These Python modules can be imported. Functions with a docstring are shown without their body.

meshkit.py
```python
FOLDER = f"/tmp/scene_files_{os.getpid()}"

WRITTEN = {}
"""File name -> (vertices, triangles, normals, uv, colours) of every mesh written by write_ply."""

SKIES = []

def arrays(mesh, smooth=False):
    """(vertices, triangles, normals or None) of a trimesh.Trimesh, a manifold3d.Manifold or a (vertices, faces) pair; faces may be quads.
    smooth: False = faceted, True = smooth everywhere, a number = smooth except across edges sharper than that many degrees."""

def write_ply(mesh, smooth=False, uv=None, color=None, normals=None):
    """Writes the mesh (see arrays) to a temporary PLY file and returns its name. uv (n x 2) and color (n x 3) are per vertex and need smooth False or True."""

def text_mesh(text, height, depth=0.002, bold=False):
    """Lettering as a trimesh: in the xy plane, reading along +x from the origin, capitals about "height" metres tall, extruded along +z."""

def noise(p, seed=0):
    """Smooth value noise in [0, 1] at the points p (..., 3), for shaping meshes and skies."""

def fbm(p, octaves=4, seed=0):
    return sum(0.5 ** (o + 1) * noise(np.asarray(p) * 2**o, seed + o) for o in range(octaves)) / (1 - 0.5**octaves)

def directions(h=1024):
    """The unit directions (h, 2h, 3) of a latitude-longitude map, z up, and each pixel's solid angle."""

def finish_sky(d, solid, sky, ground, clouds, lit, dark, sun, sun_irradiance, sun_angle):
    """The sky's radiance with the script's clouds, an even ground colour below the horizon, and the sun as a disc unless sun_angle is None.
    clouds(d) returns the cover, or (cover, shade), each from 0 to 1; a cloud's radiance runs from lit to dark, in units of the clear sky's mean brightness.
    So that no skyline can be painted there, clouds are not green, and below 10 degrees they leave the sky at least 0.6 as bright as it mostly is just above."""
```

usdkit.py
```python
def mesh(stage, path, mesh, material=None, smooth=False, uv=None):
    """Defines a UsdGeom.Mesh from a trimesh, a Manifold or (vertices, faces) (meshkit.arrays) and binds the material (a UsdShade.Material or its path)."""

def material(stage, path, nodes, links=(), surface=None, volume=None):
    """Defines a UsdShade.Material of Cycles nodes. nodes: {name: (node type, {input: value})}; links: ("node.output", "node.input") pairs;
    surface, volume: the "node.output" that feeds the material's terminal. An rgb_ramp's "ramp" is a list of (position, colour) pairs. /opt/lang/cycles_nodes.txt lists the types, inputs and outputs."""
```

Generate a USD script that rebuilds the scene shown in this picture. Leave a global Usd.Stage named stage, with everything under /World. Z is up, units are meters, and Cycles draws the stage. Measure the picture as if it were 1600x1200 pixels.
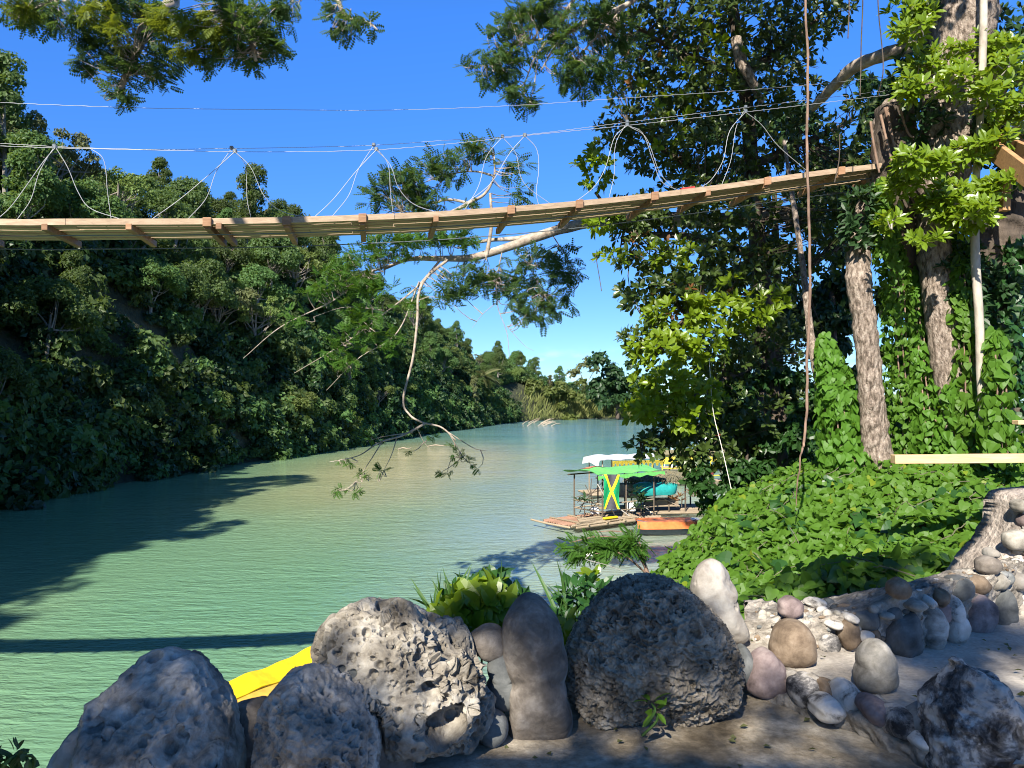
import math, numpy as np, trimesh, usdkit, meshkit
from pxr import Usd, UsdGeom, UsdLux, UsdShade, Gf, Sdf, Vt
from scipy.spatial import cKDTree

stage = Usd.Stage.CreateInMemory()
UsdGeom.SetStageUpAxis(stage, 'Z')
UsdGeom.SetStageMetersPerUnit(stage, 1.0)
UsdGeom.Xform.Define(stage, '/World')
UsdGeom.Scope.Define(stage, '/World/Looks')
Vv = lambda *a: np.array(a, float)

# ------------------------------------------------------------ camera
EYE = Vv(0, 0, 5.8)
PITCH = math.atan(25 / 1200.0)
cam = UsdGeom.Camera.Define(stage, '/World/camera')
cam.CreateHorizontalApertureAttr(36.0)
cam.CreateVerticalApertureAttr(27.0)
cam.CreateFocalLengthAttr(27.0)
cam.CreateFStopAttr(0.0)
cam.CreateClippingRangeAttr(Gf.Vec2f(0.05, 5000))
cam.AddTranslateOp().Set(Gf.Vec3d(*EYE))
cam.AddRotateXOp().Set(90 + math.degrees(PITCH))
cam.CreateExposureAttr(1.35)

# ------------------------------------------------------------ sky and sun
SUN_EL = math.radians(37.5)
SUN_BEAR = math.radians(19 + 180)           # bearing of the sun, clockwise from +y
SUN = Vv(math.sin(SUN_BEAR) * math.cos(SUN_EL), math.cos(SUN_BEAR) * math.cos(SUN_EL), math.sin(SUN_EL))
sky = UsdLux.DomeLight.Define(stage, '/World/sky')
sky_mat = usdkit.material(stage, '/World/Looks/sky', {
    "t": ("sky_texture", {"sky_type": "single_scattering", "sun_disc": False, "sun_elevation": SUN_EL,
                          "sun_rotation": SUN_BEAR, "altitude": 0.0, "air_density": 0.6, "aerosol_density": 0.0, "ozone_density": 3.0}),
    "tc": ("texture_coordinate", {}), "xyz": ("separate_xyz", {}),
    "low": ("map_range", {"range_type": "smoothstep", "from_min": 0.02, "from_max": 0.075, "to_min": 1.0, "to_max": 0.0, "clamp": True}),
    "mp": ("mapping", {"scale": (14.0, 14.0, 40.0)}),
    "n": ("noise_texture", {"scale": 1.0, "detail": 6.0, "roughness": 0.6}),
    "nr": ("map_range", {"range_type": "smoothstep", "from_min": 0.52, "from_max": 0.72, "to_min": 0.0, "to_max": 0.8, "clamp": True}),
    "m": ("math", {"math_type": "multiply"}), "m2": ("math", {"math_type": "multiply"}),
    "above": ("map_range", {"from_min": 0.0, "from_max": 0.012, "to_min": 0.0, "to_max": 1.0, "clamp": True}),
    "tint": ("rgb_ramp", {"ramp": [(0.0, (0.32, 0.40, 0.44)), (0.07, (0.33, 0.44, 0.50)), (0.165, (0.30, 0.49, 0.66)), (0.31, (0.29, 0.60, 0.95)), (0.45, (0.31, 0.72, 1.20)), (0.7, (0.40, 0.68, 0.88)), (1.0, (0.46, 0.66, 0.72))]}),
    "tinted": ("mix_color", {"blend_type": "multiply", "fac": 1.0, "use_clamp": False}),
    "mix": ("mix_color", {"b": (5.0, 5.6, 6.4), "use_clamp": False}),
    "bg": ("background_shader", {"strength": 0.122})},
    [("tc.generated", "xyz.vector"), ("xyz.z", "low.value"), ("tc.generated", "mp.vector"), ("mp.vector", "n.vector"),
     ("n.fac", "nr.value"), ("nr.result", "m.value1"), ("low.result", "m.value2"), ("m.value", "m2.value1"), ("xyz.z", "above.value"), ("above.result", "m2.value2"), ("m2.value", "mix.fac"),
     ("xyz.z", "tint.fac"), ("t.color", "tinted.a"), ("tint.color", "tinted.b"), ("tinted.result", "mix.a"), ("mix.result", "bg.color")], surface="bg.background")
UsdShade.MaterialBindingAPI.Apply(sky.GetPrim()).Bind(sky_mat)
for k, v in (("label", "clear deep blue sky with a few small clouds low down"), ("category", "sky"), ("kind", "structure")):
    sky.GetPrim().SetCustomDataByKey(k, v)
sun = UsdLux.DistantLight.Define(stage, '/World/sun')
sun.CreateIntensityAttr(1.2)
sun.CreateAngleAttr(0.53)
sun.CreateColorAttr(Gf.Vec3f(1.0, 0.93, 0.82))
sun.GetPrim().CreateAttribute('inputs:normalize', Sdf.ValueTypeNames.Bool).Set(True)
# a rotation that takes -z to -SUN
zr = SUN / np.linalg.norm(SUN)
xr = np.cross(Vv(0, 0, 1), zr); xr /= np.linalg.norm(xr)
yr = np.cross(zr, xr)
sun.AddTransformOp().Set(Gf.Matrix4d(*xr, 0, *yr, 0, *zr, 0, 0, 0, 60, 1))
sun.GetPrim().SetCustomDataByKey("label", "sun"); sun.GetPrim().SetCustomDataByKey("kind", "structure")

# ------------------------------------------------------------ helpers
CP, SP = math.cos(PITCH), math.sin(PITCH)


def ray(px, py):
    u, v = (px - 800) / 1200.0, (600 - py) / 1200.0
    return Vv(u, CP - v * SP, SP + v * CP)


def at(px, py, depth):
    """The point seen at a pixel of the 1600 x 1200 photograph, at y = depth."""
    r = ray(px, py)
    return EYE + r * (depth / r[1])


def on_z(px, py, z):
    r = ray(px, py)
    return EYE + r * ((z - EYE[2]) / r[2])


def proj(p):
    d = np.asarray(p, float) - EYE
    f = d[..., 1] * CP + d[..., 2] * SP
    v = -d[..., 1] * SP + d[..., 2] * CP
    return np.stack([800 + 1200 * d[..., 0] / f, 600 - 1200 * v / f], -1)


RNG = np.random.default_rng
_used = {}


def numbered(base):
    n = _used.get(base, -1) + 1
    _used[base] = n
    return base if n == 0 else f"{base}_{n:03d}"


def tag(prim, label=None, cat=None, group=None, kind=None):
    prim = prim.GetPrim() if hasattr(prim, 'GetPrim') else prim
    for k, v in (("label", label), ("category", cat), ("group", group), ("kind", kind)):
        if v:
            prim.SetCustomDataByKey(k, v)
    return prim


class Thing:
    def __init__(self, name, label=None, cat=None, loc=(0, 0, 0), group=None, kind=None, rotz=0.0, scale=None):
        self.path = '/World/' + numbered(name)
        self.x = UsdGeom.Xform.Define(stage, self.path)
        self.loc = np.array(loc, float)
        self.x.AddTranslateOp().Set(Gf.Vec3d(*map(float, loc)))
        self.x.AddRotateZOp().Set(float(rotz))
        self.x.AddScaleOp().Set(Gf.Vec3f(*(scale or (1, 1, 1))))
        self.prim = self.x.GetPrim()
        self.name = name
        tag(self.prim, label, cat, group, kind)

    def part(self, name, mesh, mat, smooth=False, label=None, kind=None, parent=None, local=False, tint=None):
        base = (parent or self.path) + '/' + name
        n = _used.get(base, -1) + 1
        _used[base] = n
        path = base if n == 0 else f"{base}_{n:03d}"
        return put(path, mesh, mat, smooth, None if local else self.loc, label, kind, tint)


def put(path, mesh, mat, smooth=False, loc=None, label=None, kind=None, tint=None):
    if hasattr(mesh, 'to_mesh'):
        m = mesh.to_mesh(); mesh = (m.vert_properties[:, :3], m.tri_verts)
    if isinstance(mesh, trimesh.Trimesh):
        mesh = (mesh.vertices, mesh.faces)
    v, f = np.asarray(mesh[0], float), np.asarray(mesh[1], int)
    if loc is not None:
        v = v - loc
    m = usdkit.mesh(stage, path, (v, f), MAT[mat], smooth)
    if tint is not None:
        UsdGeom.PrimvarsAPI(m).CreatePrimvar("tint", Sdf.ValueTypeNames.FloatArray, "vertex").Set(Vt.FloatArray.FromNumpy(np.asarray(tint, np.float32)))
    tag(m, label, None, None, kind)
    return path


def solid(name, mesh, mat, label, cat, smooth=False, group=None, kind=None):
    path = '/World/' + numbered(name)
    put(path, mesh, mat, smooth)
    tag(stage.GetPrimAtPath(path), label, cat, group, kind)
    return path


def copy_of(src, loc, rotz=0.0, scale=(1, 1, 1), label=None, group=None, cat=None):
    path = '/World/' + numbered(src.name)
    x = UsdGeom.Xform.Define(stage, path)
    x.GetPrim().GetReferences().AddInternalReference(src.path)
    x.GetPrim().SetInstanceable(True)
    ops = x.GetOrderedXformOps()
    ops[0].Set(Gf.Vec3d(*map(float, loc)))
    ops[1].Set(float(rotz))
    ops[2].Set(Gf.Vec3f(*map(float, scale)))
    tag(x.GetPrim(), label, cat, group)
    return x


def cat_mesh(parts):
    vs, fs, n = [], [], 0
    for v, f in parts:
        vs.append(np.asarray(v, float)); fs.append(np.asarray(f, int) + n); n += len(v)
    return np.vstack(vs), np.vstack(fs)


def unit(a):
    a = np.asarray(a, float)
    return a / np.maximum(np.linalg.norm(a, axis=-1, keepdims=True), 1e-9)


def spline(pts, n):
    """Catmull-Rom through the points, n samples."""
    p = np.asarray(pts, float)
    if len(p) == 2:
        t = np.linspace(0, 1, n)[:, None]
        return p[0] * (1 - t) + p[1] * t
    q = np.vstack([2 * p[0] - p[1], p, 2 * p[-1] - p[-2]])
    t = np.linspace(0, len(p) - 1 - 1e-9, n)
    i = t.astype(int); u = (t - i)[:, None]
    a, b, c, d = q[i], q[i + 1], q[i + 2], q[i + 3]
    return 0.5 * (2 * b + (c - a) * u + (2 * a - 5 * b + 4 * c - d) * u ** 2 + (3 * b - a - 3 * c + d) * u ** 3)


def tube(pts, radii, sides=8, rough=0.0, seed=0, freq=3.0, n=None, cap=True):
    """A tapered limb through the points; radii at the points; rough = relative bumpiness."""
    pts = np.asarray(pts, float)
    n = n or max(2, len(pts))
    P = spline(pts, n) if n != len(pts) else pts
    R = np.interp(np.linspace(0, 1, n), np.linspace(0, 1, len(pts)), np.broadcast_to(radii, (len(pts),)))
    T = unit(np.gradient(P, axis=0))
    ref = Vv(0.37, 0.21, 0.9) if abs(T[0][2]) < 0.8 else Vv(1, 0.13, 0.05)
    N = np.empty_like(P)
    a = ref
    for i in range(n):
        a = a - T[i] * (a @ T[i]); a = a / np.linalg.norm(a); N[i] = a
    B = np.cross(T, N)
    th = np.linspace(0, 2 * np.pi, sides, endpoint=False)
    ring = N[:, None] * np.cos(th)[None, :, None] + B[:, None] * np.sin(th)[None, :, None]
    rr = np.repeat(R[:, None], sides, 1)
    if rough:
        q = (P[:, None] + ring * R[:, None, None])
        rr = rr * (1 + rough * 2 * (meshkit.fbm(q * freq + seed * 7.3, 3, seed) - 0.5))
    v = (P[:, None] + ring * rr[..., None]).reshape(-1, 3)
    i, j = np.meshgrid(np.arange(n - 1), np.arange(sides), indexing='ij')
    a0 = (i * sides + j).ravel(); b0 = (i * sides + (j + 1) % sides).ravel()
    f = np.vstack([np.stack([a0, b0, b0 + sides], 1), np.stack([a0, b0 + sides, a0 + sides], 1)])
    if cap:
        k = len(v)
        v = np.vstack([v, P[0], P[-1]])
        j = np.arange(sides); j2 = (j + 1) % sides
        f = np.vstack([f, np.stack([np.full(sides, k), j2, j], 1), np.stack([np.full(sides, k + 1), (n - 1) * sides + j, (n - 1) * sides + j2], 1)])
    return v, f


def box(center, size, axes=None, chamfer=0.0):
    s = np.asarray(size, float) / 2
    if chamfer:
        c = chamfer
        import manifold3d as m3
        pts = [np.array([sx * (s[0] - (c if k != 0 else 0)), sy * (s[1] - (c if k != 1 else 0)), sz * (s[2] - (c if k != 2 else 0))]) for sx in (-1, 1) for sy in (-1, 1) for sz in (-1, 1) for k in range(3)]
        h = trimesh.convex.convex_hull(np.array(pts))
        v, f = np.array(h.vertices), np.array(h.faces)
    else:
        b = trimesh.creation.box(s * 2)
        v, f = np.array(b.vertices), np.array(b.faces)
    if axes is not None:
        v = v @ np.asarray(axes)
    return v + np.asarray(center, float), f


def bar(a, b, w, h, chamfer=0.004, up=(0, 0, 1)):
    """A board from a to b, w wide and h high."""
    a, b = np.asarray(a, float), np.asarray(b, float)
    x = unit(b - a); y = unit(np.cross(up, x)); z = np.cross(x, y)
    return box((a + b) / 2, (np.linalg.norm(b - a), w, h), np.stack([x, y, z]), chamfer)


# ---------------- leaves: many copies of a small template merged into one mesh
def leaf_blade(n=2, w=0.36, fold=0.10, tip=1.0, heart=0.0, bend=-0.12, widest=0.5):
    """A blade along +x, 1 long, normal +z, folded on the midrib; n rows of width between base and tip."""
    xs = np.linspace(0, 1, n + 2)
    mid = [(x, 0, bend * x * x) for x in xs]
    v = list(mid); f = []
    for s in (1, -1):
        edge = []
        for x in xs[1:-1]:
            yy = w * (1 - abs((x - widest) / max(widest, 1 - widest)) ** 2.0) ** 0.6
            edge.append(len(v)); v.append((x - heart * (0.5 if x < 0.5 else 0.0) * (1 - x), s * yy, bend * x * x + fold * yy / max(w, 1e-6)))
        e = [0] + edge + [n + 1]
        for i in range(n + 1):
            quad = [(i, e[i], e[i + 1]), (i, e[i + 1], i + 1)]
            for t in quad:
                if len(set(t)) == 3:
                    f.append(t if s < 0 else t[::-1])
    return np.array(v, float), np.array(f, int)


def heart_blade():
    out = [(0.08, 0), (-0.10, 0.18), (-0.02, 0.40), (0.25, 0.46), (0.55, 0.34), (0.80, 0.16), (1.0, 0)]
    v = [(0.0, 0.0, 0.0), (0.35, 0, -0.01), (0.7, 0, -0.06), (1.0, 0, -0.16)]
    up = []
    for x, y in out[1:-1]:
        up.append(len(v)); v.append((x, y, 0.10 * (y / 0.46) - 0.14 * max(x, 0) ** 2))
    dn = []
    for x, y in out[1:-1]:
        dn.append(len(v)); v.append((x, -y, 0.10 * (y / 0.46) - 0.14 * max(x, 0) ** 2))
    f = []
    for e, s in ((up, 1), (dn, -1)):
        tris = [(0, e[1], e[0]), (0, 1, e[2]), (0, e[2], e[1]), (1, 2, e[3]), (1, e[3], e[2]), (2, e[4], e[3]), (2, 3, e[4])]
        f += [t if s > 0 else t[::-1] for t in tris]
    return np.array(v, float), np.array(f, int)


def frond_blade(pairs=6, length=1.0, pin=0.30, pw=0.075, droop=-0.12):
    """A feathery compound leaf: a thin midrib with pairs of separate narrow leaflets."""
    v, f = [], []
    def quad(a, b, c, d):
        k = len(v); v.extend([a, b, c, d]); f.extend([(k, k + 1, k + 2), (k, k + 2, k + 3)])
    quad((0, -.008, 0), (0, .008, 0), (1, .003, droop), (1, -.003, droop))
    for i in range(pairs):
        x = 0.14 + 0.82 * i / (pairs - 1)
        L = pin * (0.6 + 0.5 * math.sin(math.pi * (0.1 + 0.8 * i / (pairs - 1))))
        z = droop * x * x
        for s in (1, -1):
            d = (0.35, s * 0.93); p = (-d[1] * s, d[0] * s)
            m = (x + d[0] * L * .55, d[1] * L * .55)
            quad((x, 0.004 * s, z), (m[0] + p[0] * pw, m[1] + p[1] * pw, z - .05 * L), (x + d[0] * L, d[1] * L, z - .25 * L), (m[0] - p[0] * pw, m[1] - p[1] * pw, z - .05 * L))
    return np.array(v, float) * length, np.array(f, int)


def scatter(template, pos, xdir, nrm, scale):
    """Merges len(pos) copies of the template: its x along xdir, z near nrm."""
    tv, tf = template
    pos = np.asarray(pos, float)
    x = unit(xdir)
    y = unit(np.cross(nrm, x)); z = np.cross(x, y)
    s = np.broadcast_to(np.asarray(scale, float), (len(pos),))[:, None, None]
    v = (tv[None, :, 0, None] * x[:, None] + tv[None, :, 1, None] * y[:, None] + tv[None, :, 2, None] * z[:, None]) * s + pos[:, None]
    f = tf[None] + (np.arange(len(pos)) * len(tv))[:, None, None]
    return v.reshape(-1, 3), f.reshape(-1, 3)


def rand_dirs(rng, n):
    return unit(rng.normal(size=(n, 3)))


# ---------------- signed distance to a polyline (x, y); positive on its left side when walked
def poly_dist(line, x, y):
    line = np.asarray(line, float)
    p = np.stack([np.asarray(x, float), np.asarray(y, float)], -1)
    best = np.full(p.shape[:-1], 1e9); sign = np.ones_like(best)
    for a, b in zip(line[:-1], line[1:]):
        d = b - a
        t = np.clip(((p - a) @ d) / (d @ d), 0, 1)
        q = p - (a + t[..., None] * d)
        dist = np.hypot(q[..., 0], q[..., 1])
        cr = d[0] * (p[..., 1] - a[1]) - d[1] * (p[..., 0] - a[0])
        m = dist < best - 1e-9
        best = np.where(m, dist, best); sign = np.where(m, np.sign(cr), sign)
    return best * sign


def grid_faces(n, m):
    i, j = np.meshgrid(np.arange(n - 1), np.arange(m - 1), indexing='ij')
    a = (i * m + j).ravel()
    return np.vstack([np.stack([a, a + m, a + m + 1], 1), np.stack([a, a + m + 1, a + 1], 1)])

# ------------------------------------------------------------ materials
MAT = {}


def mat(name, nodes, links, surface):
    MAT[name] = usdkit.material(stage, '/World/Looks/' + name, nodes, links, surface=surface)


def leaf_mat(name, lo, hi, trans=0.35, rough=0.42, spec=0.35, vary=0.25, tcol=None):
    tcol = tcol or (hi[0] * 1.5, hi[1] * 1.5, hi[2] * 0.6)
    mat(name, {
        "g": ("geometry", {}), "o": ("object_info", {}),
        "r": ("rgb_ramp", {"ramp": [(0.0, lo), (0.65, tuple((np.array(lo) + hi) / 2)), (1.0, hi)]}),
        "va": ("map_range", {"from_min": 0, "from_max": 1, "to_min": 1 - vary, "to_max": 1 + vary}),
        "hu": ("map_range", {"from_min": 0, "from_max": 1, "to_min": 0.5 - 0.06 * vary, "to_max": 0.5 + 0.06 * vary}),
        "h": ("hsv", {"saturation": 1.0}),
        "p": ("principled_bsdf", {"roughness": rough, "specular_ior_level": spec}),
        "tc": ("mix_color", {"blend_type": "mix", "fac": 0.6, "b": tcol}),
        "t": ("translucent_bsdf", {}), "m": ("mix_closure", {"fac": trans})},
        [("g.random_per_island", "r.fac"), ("o.random", "va.value"), ("o.random", "hu.value"), ("r.color", "h.color"), ("va.result", "h.value"), ("hu.result", "h.hue"),
         ("h.color", "p.base_color"), ("h.color", "tc.a"), ("tc.result", "t.color"), ("p.BSDF", "m.closure1"), ("t.BSDF", "m.closure2")], "m.closure")


def rough_mat(name, cols, scale=4.0, detail=6.0, rough=0.85, bump=0.4, bscale=30.0, bdist=0.02, stretch=(1, 1, 1), spec=0.3, distortion=0.0, space="object"):
    """Mottled rough surface: a noise ramp of colours and fine relief."""
    mat(name, {
        "tc": ("texture_coordinate", {}), "mp": ("mapping", {"scale": stretch}),
        "n": ("noise_texture", {"scale": scale, "detail": detail, "roughness": 0.62, "distortion": distortion}),
        "r": ("rgb_ramp", {"ramp": cols}),
        "n2": ("noise_texture", {"scale": bscale, "detail": 5.0, "roughness": 0.65}),
        "b": ("bump", {"strength": bump, "distance": bdist}),
        "p": ("principled_bsdf", {"roughness": rough, "specular_ior_level": spec})},
        [(f"tc.{space}", "mp.vector"), ("mp.vector", "n.vector"), ("mp.vector", "n2.vector"), ("n.fac", "r.fac"), ("r.color", "p.base_color"),
         ("n2.fac", "b.height"), ("b.normal", "p.normal")], "p.BSDF")


def plain(name, col, rough=0.5, spec=0.4, metallic=0.0):
    mat(name, {"tc": ("texture_coordinate", {}), "n": ("noise_texture", {"scale": 9.0, "detail": 4.0}),
               "r": ("rgb_ramp", {"ramp": [(0.3, tuple(np.array(col) * 0.8)), (0.7, tuple(np.minimum(np.array(col) * 1.12, 0.95)))]}),
               "p": ("principled_bsdf", {"roughness": rough, "specular_ior_level": spec, "metallic": metallic})},
        [("tc.object", "n.vector"), ("n.fac", "r.fac"), ("r.color", "p.base_color")], "p.BSDF")


# foliage
leaf_mat('leaf_hill', (0.068, 0.115, 0.034), (0.18, 0.255, 0.080), 0.36, 0.5, 0.25, 0.45)
leaf_mat('leaf_hill_dry', (0.10, 0.11, 0.045), (0.22, 0.22, 0.11), 0.25, 0.55, 0.2, 0.3)
leaf_mat('leaf_hill_bright', (0.11, 0.155, 0.04), (0.26, 0.30, 0.09), 0.3, 0.5, 0.25, 0.3)
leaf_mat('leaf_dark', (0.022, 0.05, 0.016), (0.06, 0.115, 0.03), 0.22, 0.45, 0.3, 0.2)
leaf_mat('leaf_almond', (0.045, 0.074, 0.015), (0.145, 0.175, 0.032), 0.28, 0.36, 0.45, 0.1)
leaf_mat('leaf_almond_new_lit', (0.13, 0.20, 0.010), (0.30, 0.35, 0.014), 0.38, 0.38, 0.4, 0.1)  # new leaves with sunlight painted into their colour; leaf_almond is the unlit tone
leaf_mat('leaf_almond_red', (0.16, 0.07, 0.02), (0.24, 0.13, 0.03), 0.35, 0.4, 0.4, 0.1)
leaf_mat('leaf_fig', (0.13, 0.21, 0.012), (0.29, 0.37, 0.02), 0.36, 0.34, 0.5, 0.1)
leaf_mat('leaf_vine', (0.075, 0.165, 0.018), (0.21, 0.345, 0.04), 0.36, 0.5, 0.25, 0.1)
leaf_mat('leaf_vine_yellow', (0.17, 0.24, 0.02), (0.34, 0.36, 0.05), 0.4, 0.5, 0.25, 0.1)
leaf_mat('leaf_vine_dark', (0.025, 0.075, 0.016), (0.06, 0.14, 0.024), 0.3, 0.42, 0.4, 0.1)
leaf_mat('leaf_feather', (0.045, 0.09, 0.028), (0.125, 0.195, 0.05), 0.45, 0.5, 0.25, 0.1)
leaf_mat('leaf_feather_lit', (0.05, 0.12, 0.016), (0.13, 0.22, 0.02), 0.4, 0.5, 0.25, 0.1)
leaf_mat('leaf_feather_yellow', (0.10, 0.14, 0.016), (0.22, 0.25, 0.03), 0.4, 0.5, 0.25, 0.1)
leaf_mat('reed', (0.20, 0.23, 0.08), (0.42, 0.43, 0.20), 0.25, 0.6, 0.2, 0.2)
leaf_mat('grass_blade', (0.05, 0.11, 0.025), (0.14, 0.22, 0.05), 0.3, 0.5, 0.3, 0.1)
leaf_mat('thatch_blade', (0.16, 0.15, 0.10), (0.36, 0.33, 0.22), 0.15, 0.7, 0.2, 0.1)
plain('petal', (0.75, 0.72, 0.68), 0.6)
# bark and wood
rough_mat('bark_hill', [(0.3, (0.10, 0.09, 0.075)), (0.7, (0.28, 0.25, 0.21))], 6, 4, stretch=(1, 1, 0.25))
rough_mat('bark_light', [(0.36, (0.09, 0.068, 0.05)), (0.47, (0.23, 0.18, 0.14)), (0.56, (0.34, 0.275, 0.22)), (0.68, (0.46, 0.39, 0.32))], 24, 9, bump=1.0, bscale=30, bdist=0.08, stretch=(1, 1, 0.36))
rough_mat('bark_dark', [(0.3, (0.035, 0.028, 0.022)), (0.7, (0.13, 0.10, 0.075))], 7, 7, bump=0.8, bscale=22, bdist=0.05, stretch=(1, 1, 0.2))
rough_mat('bark_branch', [(0.3, (0.16, 0.125, 0.10)), (0.5, (0.30, 0.25, 0.20)), (0.7, (0.44, 0.38, 0.32))], 7, 6, bump=0.6, bscale=30, bdist=0.03)
rough_mat('bark_pole', [(0.3, (0.22, 0.19, 0.15)), (0.7, (0.46, 0.42, 0.35))], 6, 6, bump=0.4, bscale=25, bdist=0.02, stretch=(1, 1, 0.4))
rough_mat('liana', [(0.3, (0.11, 0.07, 0.05)), (0.7, (0.27, 0.18, 0.13))], 14, 5, bump=0.6, bscale=50, bdist=0.01, stretch=(1, 1, 0.35))
rough_mat('twig_grey', [(0.3, (0.20, 0.18, 0.15)), (0.7, (0.46, 0.42, 0.37))], 8, 5)
rough_mat('driftwood', [(0.3, (0.26, 0.20, 0.14)), (0.7, (0.44, 0.36, 0.27))], 8, 5)


def wood(name, cols, rough=0.7):
    mat(name, {"tc": ("texture_coordinate", {}), "o": ("object_info", {}), "g": ("geometry", {}),
               "ad": ("vector_math", {"math_type": "add"}), "mp": ("mapping", {"scale": (1.2, 14.0, 14.0)}),
               "n": ("noise_texture", {"scale": 2.2, "detail": 7.0, "roughness": 0.65, "distortion": 0.6}), "r": ("rgb_ramp", {"ramp": cols}),
               "va": ("map_range", {"from_min": 0, "from_max": 1, "to_min": 0.75, "to_max": 1.2}), "h": ("hsv", {}),
               "b": ("bump", {"strength": 0.3, "distance": 0.006}), "p": ("principled_bsdf", {"roughness": rough, "specular_ior_level": 0.25})},
        [("tc.object", "ad.vector1"), ("o.random", "ad.vector2"), ("ad.vector", "mp.vector"), ("mp.vector", "n.vector"), ("n.fac", "r.fac"), ("r.color", "h.color"),
         ("o.random", "va.value"), ("va.result", "h.value"), ("h.color", "p.base_color"), ("n.fac", "b.height"), ("b.normal", "p.normal")], "p.BSDF")


wood('slat_wood', [(0.25, (0.25, 0.175, 0.115)), (0.5, (0.37, 0.27, 0.18)), (0.75, (0.48, 0.365, 0.255))])
wood('joist_wood', [(0.25, (0.16, 0.085, 0.045)), (0.5, (0.26, 0.145, 0.08)), (0.75, (0.34, 0.20, 0.115))])
wood('new_lumber', [(0.25, (0.38, 0.26, 0.125)), (0.5, (0.49, 0.35, 0.18)), (0.75, (0.56, 0.42, 0.24))])
wood('platform_wood', [(0.25, (0.22, 0.115, 0.055)), (0.5, (0.34, 0.19, 0.09)), (0.75, (0.46, 0.26, 0.12))])
wood('bamboo_old', [(0.25, (0.17, 0.13, 0.085)), (0.5, (0.29, 0.23, 0.155)), (0.75, (0.40, 0.33, 0.235))])
wood('bamboo_red', [(0.25, (0.17, 0.09, 0.06)), (0.5, (0.29, 0.165, 0.11)), (0.75, (0.38, 0.24, 0.17))])
wood('dark_pole', [(0.25, (0.05, 0.04, 0.03)), (0.5, (0.10, 0.08, 0.06)), (0.75, (0.16, 0.13, 0.10))])
plain('cable', (0.34, 0.35, 0.36), 0.5, 0.4, 0.2)
plain('cable_dark', (0.10, 0.12, 0.14), 0.5)
plain('rope_pale', (0.55, 0.52, 0.46), 0.8)
plain('red_paint', (0.38, 0.035, 0.03), 0.6)
plain('red_dark', (0.16, 0.02, 0.03), 0.6)
plain('canopy_green', (0.13, 0.45, 0.10), 0.6)
plain('canopy_white', (0.58, 0.59, 0.62), 0.7)
plain('canopy_orange', (0.62, 0.20, 0.08), 0.6)
plain('tarp_yellow', (0.74, 0.50, 0.008), 0.6)
plain('tarp_amber', (0.60, 0.36, 0.05), 0.6)
plain('kayak_orange', (0.62, 0.17, 0.045), 0.5)
plain('hull_blue_grey', (0.10, 0.12, 0.16), 0.5)
plain('hull_teal', (0.02, 0.28, 0.26), 0.4)
plain('hull_grey', (0.30, 0.32, 0.36), 0.5)
plain('hull_pale', (0.55, 0.66, 0.62), 0.5)
plain('flag_black', (0.06, 0.06, 0.07), 0.7)
plain('flag_green', (0.005, 0.30, 0.11), 0.7)
plain('flag_gold', (0.80, 0.66, 0.02), 0.7)
plain('yellow_paint', (0.52, 0.42, 0.05), 0.6)
plain('white_paint', (0.75, 0.75, 0.72), 0.5)
plain('thatch_roof', (0.22, 0.19, 0.10), 0.9)
plain('plastic_yellow', (0.80, 0.55, 0.01), 0.4)
plain('life_ring', (0.70, 0.55, 0.40), 0.5)

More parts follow.
